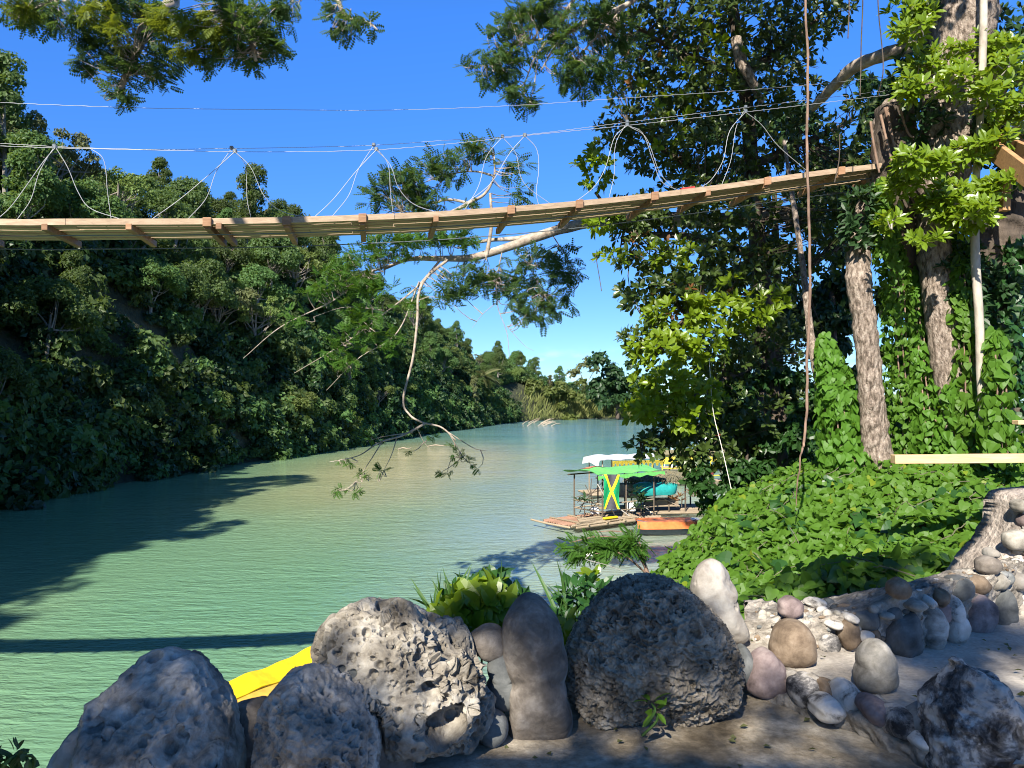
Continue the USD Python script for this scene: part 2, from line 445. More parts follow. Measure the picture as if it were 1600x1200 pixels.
# ------------------------------------------------------------ the setting
# left bank of the river (walked away from the camera; land on its left)
SHORE_L = np.array([(-60, -120), (-40, -60), (-20.5, -25), (-17.8, 0), (-21, 20), (-25.3, 33), (-28, 42), (-25.5, 65), (-21.7, 87), (-15.8, 126), (-9, 160), (-3, 190),
                    (3, 207), (12, 222), (24, 236), (41, 249), (70, 268), (120, 290), (220, 320)], float)
# right bank (walked towards the camera; land on its left)
SHORE_R = np.array([(210, 290), (110, 255), (66, 220), (34, 130), (21, 80), (14, 50), (10.5, 40), (9.0, 34), (6.4, 27), (3.6, 20), (1.2, 14), (-0.1, 10), (-0.9, 7.6), (-1.9, 6.0),
                    (-3.4, 4.6), (-4.8, 2.0), (-5.5, -4), (-8, -20), (-16, -60), (-30, -120)], float)


def dense(line, step):
    d = np.r_[0, np.cumsum(np.hypot(*np.diff(line, axis=0).T))]
    n = int(d[-1] / step) + 1
    s = np.linspace(0, d[-1], n)
    from scipy.interpolate import PchipInterpolator
    return np.stack([PchipInterpolator(d, line[:, 0])(s), PchipInterpolator(d, line[:, 1])(s)], 1)


# ---- hill on the left bank: a grid in (along, inland)
HS = dense(SHORE_L, 3.0)
_t = unit(np.gradient(HS, axis=0))
from scipy.ndimage import gaussian_filter1d
HN = unit(gaussian_filter1d(np.stack([-_t[:, 1], _t[:, 0]], 1), 6, axis=0, mode='nearest'))
HY = HS[:, 1]
RIDGE = np.interp(HY, [-120, -60, -10, 30, 60, 90, 120, 150, 190, 230, 245, 255, 275], [20, 34, 35, 24, 21, 25, 26, 22, 18, 13, 6, 4, 3])


def hill_z(i, t, xy):
    """Height of the left bank at shore index i (float array), t metres inland."""
    R = np.interp(i, np.arange(len(RIDGE)), RIDGE)
    s_ = np.asarray(i, float) * 3.0
    spur = np.sin(s_ * 2 * np.pi / 41.0 + 0.6) + 0.5 * np.sin(s_ * 2 * np.pi / 23.0 + 2.0)
    t = t - np.clip((t - 1.0) * 0.35, 0, 3.4) * spur * np.clip(R / 20, 0, 1)
    z = R * (1 - np.exp(-np.maximum(t - 0.3, 0) / 7.5)) + 0.18 * np.maximum(t - 16, 0) * R / 25
    z = z + (meshkit.fbm(np.concatenate([xy * 0.09, np.zeros(xy.shape[:-1] + (1,))], -1), 4, 3) - 0.5) * np.clip(t * 0.45, 0, 5)
    return np.where(t < 0.3, t * 0.8 - 0.3, z + 0.15 + 0.5 * np.clip(t, 0, 1))


TT = np.r_[-4, -1.5, -0.2, 0.3, 0.8, 1.5, 2.5, 4, 6, 8, 10, 13, 16, 20, 26, 34, 46, 70, 120]
I, T = np.meshgrid(np.arange(len(HS)), TT, indexing='ij')
XY = HS[:, None] + HN[:, None] * T[..., None]
hv = np.concatenate([XY, hill_z(I, T, XY)[..., None]], -1)
rough_mat('soil_bank', [(0.3, (0.02, 0.026, 0.012)), (0.6, (0.05, 0.055, 0.03)), (0.8, (0.12, 0.11, 0.08))], 0.8, 8, bump=1.0, bscale=3, bdist=0.3)
solid('hillside', (hv.reshape(-1, 3), grid_faces(len(HS), len(TT))[:, ::-1]), 'soil_bank', 'steep wooded hillside rising from the left bank of the river', 'hill', True, kind='structure')

# ---- water: one sheet to beyond both banks
mat('water', {
    "g": ("geometry", {}),
    "mp1": ("mapping", {"scale": (2.0, 5.5, 1.0), "rotation": (0, 0, 0.12)}),
    "mp2": ("mapping", {"scale": (0.55, 1.5, 1.0), "rotation": (0, 0, -0.25)}),
    "n1": ("noise_texture", {"scale": 1.0, "detail": 4.0, "roughness": 0.55, "distortion": 0.5}),
    "n2": ("noise_texture", {"scale": 1.0, "detail": 3.0, "roughness": 0.5}),
    "mixn": ("mix_float", {"fac": 0.5}),
    "b": ("bump", {"strength": 0.55, "distance": 0.22}),
    "mpw": ("mapping", {"scale": (0.10, 0.16, 1.0)}), "nw": ("noise_texture", {"scale": 1.0, "detail": 3.0, "roughness": 0.55, "distortion": 0.6}), "wm": ("map_range", {"range_type": "smoothstep", "from_min": 0.36, "from_max": 0.64, "to_min": 0.42, "to_max": 0.85, "clamp": True}),
    "mp3": ("mapping", {"scale": (0.055, 0.035, 1.0)}),
    "n3": ("noise_texture", {"scale": 1.0, "detail": 3.0, "roughness": 0.5}),
    "r": ("rgb_ramp", {"ramp": [(0.30, (0.085, 0.215, 0.122)), (0.55, (0.132, 0.248, 0.140)), (0.78, (0.225, 0.282, 0.150))]}),
    "sa": ("vector_math", {"math_type": "subtract", "vector2": (-8.0, 74.0, 0.0)}), "sb": ("vector_math", {"math_type": "multiply", "vector2": (0.075, 0.024, 0.0)}), "sl": ("vector_math", {"math_type": "length"}),
    "sn": ("math", {"math_type": "add"}), "sm": ("map_range", {"range_type": "smoothstep", "from_min": 0.75, "from_max": 1.75, "to_min": 0.85, "to_max": 0.0, "clamp": True}),
    "sand": ("mix_color", {"b": (0.38, 0.345, 0.175)}),
    "ra": ("vector_math", {"math_type": "subtract", "vector2": (5.0, 36.0, 0.0)}), "rb": ("vector_math", {"math_type": "multiply", "vector2": (0.12, 0.032, 0.0)}), "rl": ("vector_math", {"math_type": "length"}),
    "rn": ("math", {"math_type": "add"}), "rm": ("map_range", {"range_type": "smoothstep", "from_min": 0.8, "from_max": 1.9, "to_min": 0.8, "to_max": 0.0, "clamp": True}),
    "shal": ("mix_color", {"b": (0.26, 0.30, 0.25)}),
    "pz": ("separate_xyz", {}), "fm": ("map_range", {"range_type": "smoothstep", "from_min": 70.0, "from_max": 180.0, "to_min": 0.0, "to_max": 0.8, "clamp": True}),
    "deep": ("mix_color", {"b": (0.11, 0.225, 0.25)}),  # far-water blue: sky reflection painted into the base colour, not greater depth
    "sep": ("separate_xyz", {}),
    "p": ("principled_bsdf", {"roughness": 0.07, "ior": 1.333, "specular_ior_level": 0.5})},
    [("g.position", "mp1.vector"), ("g.position", "mp2.vector"), ("mp1.vector", "n1.vector"), ("mp2.vector", "n2.vector"), ("n1.fac", "mixn.a"), ("n2.fac", "mixn.b"),
     ("g.position", "mpw.vector"), ("mpw.vector", "nw.vector"), ("nw.fac", "wm.value"), ("wm.result", "b.strength"), ("mixn.result", "b.height"), ("b.normal", "p.normal"), ("g.position", "mp3.vector"), ("mp3.vector", "n3.vector"), ("n3.fac", "r.fac"), ("g.position", "sa.vector1"), ("sa.vector", "sb.vector1"), ("sb.vector", "sl.vector1"), ("sl.value", "sn.value1"), ("n3.fac", "sn.value2"), ("sn.value", "sm.value"), ("sm.result", "sand.fac"), ("r.color", "sand.a"),
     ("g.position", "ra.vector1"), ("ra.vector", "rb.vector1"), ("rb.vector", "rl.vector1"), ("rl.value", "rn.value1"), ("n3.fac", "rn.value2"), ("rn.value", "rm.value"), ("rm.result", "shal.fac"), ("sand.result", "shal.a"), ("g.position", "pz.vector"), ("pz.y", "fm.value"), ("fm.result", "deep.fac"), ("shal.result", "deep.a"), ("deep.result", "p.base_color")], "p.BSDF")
wl = np.vstack([dense(SHORE_L, 4.0) + 0, dense(SHORE_R, 4.0)])
ws = [(-66, -120)]
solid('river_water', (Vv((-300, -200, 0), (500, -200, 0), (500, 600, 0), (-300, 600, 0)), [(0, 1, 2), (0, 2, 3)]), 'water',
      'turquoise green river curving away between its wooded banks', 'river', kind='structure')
mat('far_ground', {"p": ("principled_bsdf", {"base_color": (0.08, 0.10, 0.04), "roughness": 0.9}), "n": ("noise_texture", {"scale": 0.2}), "g": ("geometry", {}),
                   "r": ("rgb_ramp", {"ramp": [(0.3, (0.05, 0.06, 0.03)), (0.7, (0.12, 0.11, 0.07))]})}, [("g.position", "n.vector"), ("n.fac", "r.fac"), ("r.color", "p.base_color")], "p.BSDF")

# ---- right bank ground
def mound(x, y):
    """Height the ground would have far inland."""
    base = np.interp(y, [-60, 5.0, 6.5, 9, 12, 18, 26, 40, 80, 200], [4.1, 4.1, 4.42, 4.35, 4.7, 4.2, 3.2, 2.6, 2.2, 2.0])
    return base + 0.45 * np.exp(-(((x - 5.4) / 2.6) ** 2 + ((y - 11.5) / 2.4) ** 2))


def ground_z(x, y):
    t = poly_dist(SHORE_R, x, y)
    w = np.interp(y, [-60, 5, 8, 11, 14, 30, 80], [1.1, 1.1, 1.9, 1.7, 1.8, 2.4, 4.0])
    z = mound(x, y) * (1 - np.exp(-np.maximum(t, 0) / w))
    q = np.stack([x * 0.6, y * 0.6, 0 * x], -1)
    z = z + (meshkit.fbm(q, 3, 5) - 0.5) * 0.35 * np.clip(t, 0, 1) * np.where(y < 5.2, 0.15, 1.0)
    return np.where(t < 0, np.maximum(t * 0.6, -2), z)


gx = np.r_[-60, -40, -25, -16, -12, -9, -7, np.arange(-6, 9, 0.25), np.arange(9, 24, 0.8), 26, 30, 36, 44, 60, 80, 120, 200, 400]
gy = np.r_[-120, -60, -30, -16, -10, np.arange(-6, 3, 0.6), np.arange(3, 15, 0.25), np.arange(15, 42, 0.8), 45, 50, 60, 72, 85, 100, 120, 150, 180, 220, 260, 300, 400]
X, Y = np.meshgrid(gx, gy, indexing='ij')
rough_mat('bank_soil', [(0.3, (0.035, 0.03, 0.02)), (0.6, (0.08, 0.065, 0.045)), (0.8, (0.14, 0.115, 0.08))], 2.5, 7, bump=0.8, bscale=8, bdist=0.08)
solid('river_bank', (np.stack([X, Y, ground_z(X, Y)], -1).reshape(-1, 3), grid_faces(len(gx), len(gy))), 'bank_soil', 'earth bank under the vines on the near right side of the river', 'bank', True, kind='structure')

# ------------------------------------------------------------ trees and undergrowth on the far bank
def crown_mesh(rng, lumps, leaves, size, spread=0.35, template=None, up=0.5):
    """Leaf faces on the shells of many lumps. lumps: (n, 4) centre and radius."""
    lumps = np.asarray(lumps, float)
    w = lumps[:, 3] ** 2
    k = rng.choice(len(lumps), leaves, p=w / w.sum())
    d = rand_dirs(rng, leaves)
    d[:, 2] = np.where(d[:, 2] < -0.2, -d[:, 2] * 0.7, d[:, 2]); d = unit(d)
    r = lumps[k, 3] * (1 - spread * rng.random(leaves) ** 1.5)
    pos = lumps[k, :3] + d * r[:, None]
    nrm = unit(d + Vv(0, 0, up) + 0.7 * rng.normal(size=d.shape))
    xd = rand_dirs(rng, leaves); xd = xd - nrm * (xd * nrm).sum(1, keepdims=True) + Vv(0, 0, -0.25)
    return scatter(template or QUAD_LEAF, pos, xd, nrm, size * (0.6 + 0.8 * rng.random(leaves)))


QUAD_LEAF = leaf_blade(1, w=0.36, fold=0.12, bend=-0.15)
BLADE2 = leaf_blade(2, w=0.24, fold=0.08, bend=-0.2, widest=0.6)


def make_hill_tree(kind, seed, label, group):
    """A tree about 9 m tall at the origin."""
    rng = RNG(seed)
    t = Thing('hillside_tree' if kind != 'palm' else 'palm_tree', label, 'tree', (0, 0, -500), group)
    t.loc = Vv(0, 0, 0)
    H, R = {'round': (9, 3.2), 'tall': (11.5, 2.4), 'airy': (9.5, 3.6), 'bush': (5.0, 2.9), 'column': (10, 1.7)}[kind]
    trunk_top = {'round': 0.62, 'tall': 0.8, 'airy': 0.75, 'bush': 0.5, 'column': 0.85}[kind] * H
    bend = rng.normal(size=2) * 0.5
    trunk = [Vv(0, 0, -1.5), Vv(*(bend * 0.3), H * 0.25), Vv(*bend, trunk_top)]
    parts = [tube(trunk, [0.22, 0.17, 0.07], 6, n=7)]
    lumps = []
    nl = {'round': 30, 'tall': 30, 'airy': 26, 'bush': 20, 'column': 24}[kind]
    for i in range(nl):
        u = rng.random()
        if kind in ('round', 'bush'):
            d = unit(rng.normal(size=3)); d[2] = abs(d[2]) * 1.1 - 0.35
            c = Vv(*bend, H * (0.6 if kind == 'round' else 0.45)) + d * Vv(R, R, H * 0.36) * (0.72 + 0.2 * u)
            r = R * (0.24 + 0.2 * rng.random())
        elif kind == 'tall' or kind == 'column':
            z = H * ((0.42 if kind == 'tall' else 0.22) + (0.55 if kind == 'tall' else 0.74) * i / nl); prof = math.sin(math.pi * min(1, 0.25 + 0.75 * i / nl)) ** 0.6
            a = rng.random() * 6.28; q = R * prof * (0.35 + 0.5 * u)
            c = Vv(bend[0] + q * math.cos(a), bend[1] + q * math.sin(a), z); r = R * (0.26 + 0.22 * rng.random())
        else:
            a = rng.random() * 6.28; q = R * (0.3 + 0.75 * math.sqrt(u))
            c = Vv(bend[0] + q * math.cos(a), bend[1] + q * math.sin(a), H * (0.66 + 0.28 * rng.random() - 0.16 * (q / R) ** 2)); r = R * (0.15 + 0.13 * rng.random())
        lumps.append([*c, r])
        if i % 3 == 0 or kind == 'airy':
            b0 = spline(trunk, 12)[int(5 + 6 * rng.random())]
            m = (b0 + c) / 2 + rng.normal(size=3) * 0.25 + Vv(0, 0, -0.2)
            parts.append(tube([b0, m, c], [0.085, 0.05, 0.02], 5, n=5, cap=False))
    lumps = np.array(lumps)
    n = {'round': 7000, 'tall': 6000, 'airy': 3800, 'bush': 4800, 'column': 4600}[kind]
    mt = {'round': 'leaf_hill', 'tall': 'leaf_hill', 'airy': 'leaf_hill_bright', 'bush': 'leaf_hill_bright', 'column': 'leaf_hill'}[kind]
    t.part('trunk', cat_mesh(parts), 'bark_hill', 50)
    t.part('crown', crown_mesh(rng, lumps, n, 0.27, 0.45), 'leaf_hill_dry' if seed in (8, 7) else mt)
    return t


def hill_at(i, tt):
    i = np.atleast_1d(np.asarray(i, float)); tt = np.atleast_1d(np.asarray(tt, float))
    a = np.arange(len(HS))
    xy = np.stack([np.interp(i, a, HS[:, 0]), np.interp(i, a, HS[:, 1])], 1) + np.stack([np.interp(i, a, HN[:, 0]), np.interp(i, a, HN[:, 1])], 1) * tt[:, None]
    return np.concatenate([xy, hill_z(i, tt, xy)[:, None]], 1)


rng = RNG(11)
KINDS = [('round', 1, 'round crowned dark green tree'), ('round', 2, 'broad dense green tree'), ('tall', 3, 'tall tree with a high narrow crown'), ('tall', 4, 'tall bare trunked tree with tapering crown'),
         ('airy', 5, 'open crowned bright tree with grey limbs'), ('bush', 6, 'low bushy light green tree'), ('column', 7, 'slim tree hung with dry creepers'), ('airy', 8, 'thin greyish brown crowned tree')]
HTREES = {}
cells, chosen = {}, []
SPACE = lambda y: 5.0 if y < 30 else 3.1 + max(0, y - 60) * 0.018
first_i = int(np.argmax(HY > -45))
tries = rng.random((9000, 2))
pts = []
for a, b in tries:
    i = first_i + a * (len(HS) - 1 - first_i - 12)
    tt = 1.2 + 24 * b ** 1.15
    y = np.interp(i, np.arange(len(HS)), HY)
    p = hill_at(i, tt)[0]
    if y > 203 and tt < 6.5: continue
    sp = SPACE(y) + (1.6 if y < 30 else 0)
    if all((p[0] - q[0]) ** 2 + (p[1] - q[1]) ** 2 > sp * sp for q in pts):
        if p[1] > 30 and p[0] / p[1] < -0.72 - 2 / max(p[1], 1):
            continue
        pts.append(p); chosen.append((p, tt, y))
hill_count = 0
for p, tt, y in chosen:
    kind = rng.choice([0, 1, 2, 3, 4, 5, 6, 7], p=[.19, .19, .13, .13, .14, .08, .06, .08]) if tt > 4 else rng.choice([5, 6, 0, 4], p=[.6, .1, .2, .1])
    name, seed, phrase = KINDS[kind]
    zone = 'near the water' if tt < 4.5 else 'halfway up' if tt < 13 else 'on the hill crest'
    px_ = proj(p + Vv(0, 0, 3))[0] if p[1] > 5 else -1
    band = 'beyond the left edge' if px_ < 0 else 'at the far left' if px_ < 170 else 'left under the bridge' if px_ < 400 else 'left of the drooping branch' if px_ < 600 else 'right of the drooping branch' if px_ < 760 else 'by the far bend'
    label = f'{phrase} {zone}, {band}'
    s = (0.62 + 0.5 * rng.random()) * (0.8 if tt < 5 else 1.0)
    s *= np.interp(y, [0, 150, 220, 260], [1.0, 1.0, 0.9, 0.75])
    group = f'hillside trees: {phrase}, {zone}, {band}'
    loc, rz, sc = p - Vv(0, 0, 0.4), rng.random() * 360, (s, s, s * (0.85 + 0.3 * rng.random()))
    if kind not in HTREES:
        HTREES[kind] = t = make_hill_tree(name, seed, label, group)
        ops = t.x.GetOrderedXformOps()
        ops[0].Set(Gf.Vec3d(*map(float, loc))); ops[1].Set(float(rz)); ops[2].Set(Gf.Vec3f(*map(float, sc)))
    else:
        copy_of(HTREES[kind], loc, rz, sc, label, group, 'tree')
    hill_count += 1
print('hill trees', hill_count)

# undergrowth: clumps of leaves over the slope, down to the waterline
rng = RNG(21)
proto = UsdGeom.PointInstancer.Define(stage, '/World/hillside_undergrowth')
tag(proto, 'dense dark undergrowth and creepers covering the slope down to the far waterline', 'undergrowth', None, 'stuff')
def clump(seed, r, n, size):
    g = RNG(seed)
    lumps = [[*(g.normal(size=3) * Vv(.45, .45, .3) * r), r * (0.3 + 0.3 * g.random())] for _ in range(9)]
    return crown_mesh(g, lumps, n, size, 0.5)
paths = []
for k in range(3):
    pth = put(f'/World/hillside_undergrowth/leaf_clump_{k+1:03d}', clump(30 + k, 1.0, 420, 0.26), 'leaf_hill' if k < 2 else 'leaf_dark')
    paths.append(pth)
N = 8200
ii = first_i + rng.random(N) * (len(HS) - 6 - first_i)
tt = 0.1 + 24 * rng.random(N) ** 1.7
P = hill_at(ii, tt)
keep = ~((P[:, 1] > 206) & (tt < 7)); P = P[keep]
P[:, 2] += 0.5 + 0.5 * rng.random(len(P))
keep = P[:, 2] > 0.1
P = P[keep]
sc = 0.8 + 1.3 * rng.random(len(P))
proto.CreatePrototypesRel().SetTargets([Sdf.Path(q) for q in paths])
proto.CreateProtoIndicesAttr(Vt.IntArray.FromNumpy(rng.integers(0, 3, len(P)).astype(np.int32)))
proto.CreatePositionsAttr(Vt.Vec3fArray.FromNumpy(P.astype(np.float32)))
proto.CreateScalesAttr(Vt.Vec3fArray.FromNumpy(np.repeat(sc[:, None], 3, 1).astype(np.float32)))
ang = rng.random(len(P)) * np.pi
proto.CreateOrientationsAttr(Vt.QuathArray([Gf.Quath(float(math.cos(a)), 0.0, 0.0, float(math.sin(a))) for a in ang]))

# ------------------------------------------------------------ terrace, boulders and the rubble wall
PATIO = 4.2
STEP = 4.35


def rock_mat(name, cols, scale=5.0, bump=0.7, bscale=40, bdist=0.02, rough=0.9, spots=None, detail=9.0):
    nodes = {"tc": ("texture_coordinate", {}), "o": ("object_info", {}), "ad": ("vector_math", {"math_type": "add"}),
             "n": ("noise_texture", {"scale": scale, "detail": detail, "roughness": 0.68, "distortion": 0.3}), "r": ("rgb_ramp", {"ramp": cols}),
             "n3": ("noise_texture", {"scale": scale * 0.35, "detail": 4.0}), "va": ("map_range", {"from_min": 0.3, "from_max": 0.7, "to_min": 0.7, "to_max": 1.25, "clamp": True}),
             "h": ("hsv", {}), "n2": ("noise_texture", {"scale": bscale, "detail": 6.0, "roughness": 0.7}),
             "v": ("voronoi_texture", {"scale": bscale * 0.6}), "mx": ("mix_float", {"fac": 0.35}),
             "b": ("bump", {"strength": bump, "distance": bdist}), "p": ("principled_bsdf", {"roughness": rough, "specular_ior_level": 0.2})}
    links = [("tc.object", "ad.vector1"), ("o.random", "ad.vector2"), ("ad.vector", "n.vector"), ("ad.vector", "n2.vector"), ("ad.vector", "n3.vector"), ("ad.vector", "v.vector"),
             ("n.fac", "r.fac"), ("n3.fac", "va.value"), ("r.color", "h.color"), ("va.result", "h.value"), ("h.color", "p.base_color"),
             ("n2.fac", "mx.a"), ("v.distance", "mx.b"), ("mx.result", "b.height"), ("b.normal", "p.normal")]
    mat(name, nodes, links, "p.BSDF")


rock_mat('rock_pitted', [(0.30, (0.055, 0.047, 0.038)), (0.46, (0.197, 0.174, 0.139)), (0.60, (0.339, 0.309, 0.256)), (0.75, (0.458, 0.427, 0.365))], 7, 0.8, 35)
rock_mat('rock_grey', [(0.30, (0.085, 0.075, 0.062)), (0.46, (0.25, 0.225, 0.19)), (0.60, (0.42, 0.385, 0.335)), (0.75, (0.56, 0.52, 0.45))], 8, 0.9, 38)
rock_mat('rock_coral', [(0.32, (0.053, 0.045, 0.035)), (0.47, (0.170, 0.145, 0.110)), (0.60, (0.350, 0.300, 0.229)), (0.72, (0.530, 0.460, 0.352))], 9, 0.9, 45)
rock_mat('rock_smooth_dark', [(0.32, (0.07, 0.06, 0.05)), (0.5, (0.14, 0.12, 0.10)), (0.68, (0.24, 0.215, 0.185))], 9, 0.5, 60, 0.008)
rock_mat('rock_cream', [(0.30, (0.171, 0.148, 0.123)), (0.5, (0.282, 0.258, 0.224)), (0.70, (0.380, 0.364, 0.328))], 6, 0.5, 50, 0.01)
rock_mat('rock_purple', [(0.32, (0.10, 0.075, 0.07)), (0.5, (0.21, 0.16, 0.15)), (0.68, (0.32, 0.26, 0.24))], 8, 0.4, 60, 0.008)
rock_mat('rock_brown', [(0.32, (0.085, 0.06, 0.04)), (0.5, (0.17, 0.125, 0.085)), (0.68, (0.27, 0.21, 0.15))], 9, 0.5, 60, 0.008)
rock_mat('rock_river', [(0.32, (0.15, 0.135, 0.11)), (0.5, (0.26, 0.24, 0.20)), (0.68, (0.38, 0.35, 0.30))], 14, 0.3, 80, 0.006)
rock_mat('rock_slate', [(0.32, (0.05, 0.055, 0.055)), (0.5, (0.12, 0.125, 0.12)), (0.68, (0.21, 0.215, 0.205))], 6, 0.4, 50, 0.008)
rock_mat('rock_white', [(0.34, (0.10, 0.09, 0.08)), (0.46, (0.46, 0.43, 0.38)), (0.65, (0.62, 0.59, 0.54))], 8, 0.5, 50, 0.012)
rock_mat('rock_mottled', [(0.40, (0.035, 0.034, 0.034)), (0.50, (0.17, 0.16, 0.15)), (0.56, (0.42, 0.39, 0.35)), (0.70, (0.56, 0.53, 0.48))], 9, 0.7, 40)
rock_mat('mortar', [(0.30, (0.10, 0.09, 0.075)), (0.48, (0.28, 0.25, 0.21)), (0.62, (0.42, 0.385, 0.33)), (0.75, (0.56, 0.52, 0.45))], 10, 1.0, 40, 0.03)
rock_mat('mortar_pink', [(0.32, (0.20, 0.165, 0.14)), (0.5, (0.40, 0.34, 0.285)), (0.68, (0.58, 0.51, 0.43))], 14, 1.0, 40, 0.03)
# the terrace: worn concrete with damp, mossy and washed patches
mat('terrace', {
    "g": ("geometry", {}),
    "n1": ("noise_texture", {"scale": 1.5, "detail": 8.0, "roughness": 0.66, "distortion": 0.4}), "r1": ("rgb_ramp", {"ramp": [(0.32, (0.10, 0.078, 0.05)), (0.45, (0.22, 0.18, 0.125)), (0.56, (0.38, 0.335, 0.265)), (0.72, (0.50, 0.455, 0.385))]}),
    "n2": ("noise_texture", {"scale": 26.0, "detail": 6.0, "roughness": 0.7}), "v2": ("map_range", {"from_min": 0.3, "from_max": 0.7, "to_min": 0.62, "to_max": 1.3}),
    "h": ("hsv", {}), "n3": ("noise_texture", {"scale": 70.0, "detail": 5.0, "roughness": 0.7}),
    "mx": ("mix_float", {"fac": 0.5}), "b": ("bump", {"strength": 0.8, "distance": 0.015}), "p": ("principled_bsdf", {"roughness": 0.85, "specular_ior_level": 0.25})},
    [("g.position", "n1.vector"), ("g.position", "n2.vector"), ("g.position", "n3.vector"), ("n1.fac", "r1.fac"), ("r1.color", "h.color"), ("n2.fac", "v2.value"), ("v2.result", "h.value"),
     ("h.color", "p.base_color"), ("n2.fac", "mx.a"), ("n3.fac", "mx.b"), ("mx.result", "b.height"), ("b.normal", "p.normal")], "p.BSDF")
mat('terrace_pale', {
    "g": ("geometry", {}),
    "n1": ("noise_texture", {"scale": 1.6, "detail": 6.0, "roughness": 0.6}), "r1": ("rgb_ramp", {"ramp": [(0.30, (0.17, 0.145, 0.12)), (0.5, (0.36, 0.325, 0.275)), (0.70, (0.50, 0.46, 0.40))]}),
    "n2": ("noise_texture", {"scale": 40.0, "detail": 6.0, "roughness": 0.7}), "v2": ("map_range", {"from_min": 0.3, "from_max": 0.7, "to_min": 0.75, "to_max": 1.2}),
    "h": ("hsv", {}), "b": ("bump", {"strength": 0.6, "distance": 0.012}), "p": ("principled_bsdf", {"roughness": 0.9, "specular_ior_level": 0.2})},
    [("g.position", "n1.vector"), ("g.position", "n2.vector"), ("n1.fac", "r1.fac"), ("r1.color", "h.color"), ("n2.fac", "v2.value"), ("v2.result", "h.value"),
     ("h.color", "p.base_color"), ("n2.fac", "b.height"), ("b.normal", "p.normal")], "p.BSDF")

ICO = {k: trimesh.creation.icosphere(k) for k in (2, 3, 4, 5, 6, 7)}


def stone_mesh(poly, depth, thick, sub=4, chops=0, amp=0.02, freq=5.0, hollows=(), pits=0, pit_r=(0.01, 0.05), pit_d=0.6, ridge=0.0, ridge_f=22.0, seed=0, square=0.8, back=None):
    """A stone whose outline from the terrace is poly (photograph pixels), thick metres deep front to back, its middle at y = depth."""
    rng = RNG(seed + 1000)
    P = np.array([at(x, y, depth) for x, y in poly])
    q = P[:, [0, 2]]
    c = (q.min(0) + q.max(0)) / 2 * 0.5 + q.mean(0) * 0.5
    d = q - c
    a = np.arctan2(d[:, 1], d[:, 0]); r = np.hypot(d[:, 0], d[:, 1])
    o = np.argsort(a); a, r = a[o], r[o]
    aa = np.r_[a - 2 * np.pi, a, a + 2 * np.pi]; rr = np.r_[r, r, r]
    th = np.linspace(-np.pi, np.pi, 721)
    tab = gaussian_filter1d(np.interp(th, aa, rr), 6, mode='wrap') * 0.975
    s = ICO[sub].vertices
    rho = np.hypot(s[:, 0], s[:, 2])
    R = np.interp(np.arctan2(s[:, 2], s[:, 0]), th, tab) * rho ** square
    ang = np.arctan2(s[:, 2], s[:, 0])
    dy = np.sign(s[:, 1]) * np.abs(s[:, 1]) ** 0.8 * thick / 2
    if back is not None:
        dy = np.where(dy > 0, dy * back, dy)
    v = np.stack([c[0] + R * np.cos(ang), depth + dy, c[1] + R * np.sin(ang)], 1)
    f = ICO[sub].faces

    for k in range(chops):               # broken faces
        cn = unit(rng.normal(size=3) * Vv(1, 1, .9) + Vv(0, -.55, .25)); o_ = v - v.mean(0); h = o_ @ cn; lim = h.max() * (.76 + .17 * rng.random())
        lim = lim + (meshkit.fbm(v * 6 + k, 3, seed + k) - .5) * .05
        v = v - cn * (np.clip(h - lim, 0, None) * .88)[:, None]

    def normals(v):
        n = np.zeros_like(v); fn = np.cross(v[f[:, 1]] - v[f[:, 0]], v[f[:, 2]] - v[f[:, 0]])
        for k in range(3):
            np.add.at(n, f[:, k], fn)
        return unit(n)
    n = normals(v)
    v = v + n * ((meshkit.fbm(v * freq + seed * 3.1, 4, seed) - 0.5) * 2 * amp)[:, None]
    if ridge:
        w = v * ridge_f + (meshkit.noise(v * ridge_f * 0.5, seed + 5)[:, None] - .5) * 2
        q1 = np.abs(meshkit.noise(w, seed + 2) - 0.5) * 2
        q2 = np.abs(meshkit.noise(w * 1.9 + 7, seed + 3) - 0.5) * 2
        v = v - n * (ridge * (1 - np.clip(q1 * 1.6, 0, 1)) * 0.2 + ridge * np.clip(1 - q1 * 2.2, 0, 1) * -0.9 + ridge * 0.45 * np.clip(q2 * 1.8, 0, 1))[:, None]
    for hx, hy, hr, hd in hollows:      # large holes seen at a pixel of the front
        p = at(hx, hy, depth)
        front = v[:, 1] < depth
        dd = np.hypot((v[:, 0] - p[0]) / hr, (v[:, 2] - p[2]) / hr) * (1 + .5 * (meshkit.noise(v * 14, seed + 9) - .5))
        v = v + Vv(0, 1, 0.12) * (np.where(front, np.clip(1 - dd ** 3, 0, 1) ** .8, 0) * hd)[:, None]
    if pits:
        n = normals(v)
        tree = cKDTree(v)
        disp = np.zeros(len(v))
        for k in range(pits):
            i = rng.integers(len(v))
            pr = pit_r[0] + (pit_r[1] - pit_r[0]) * rng.random() ** 3
            e = Vv(1, 1, 0.7 + 0.8 * rng.random())
            idx = tree.query_ball_point(v[i], pr * 1.5)
            if len(idx) < 3: continue
            dd = np.linalg.norm((v[idx] - v[i]) * e, axis=1) / pr
            disp[idx] = np.maximum(disp[idx], pit_d * pr * np.clip(1 - dd ** 2, 0, 1) ** 0.7)
        v = v - n * disp[:, None]
    return v, f


def stone(name, poly, depth, thick, m, label, cat='stone', group=None, **k):
    return solid(name, stone_mesh(poly, depth, thick, **k), m, label, cat, True, group)


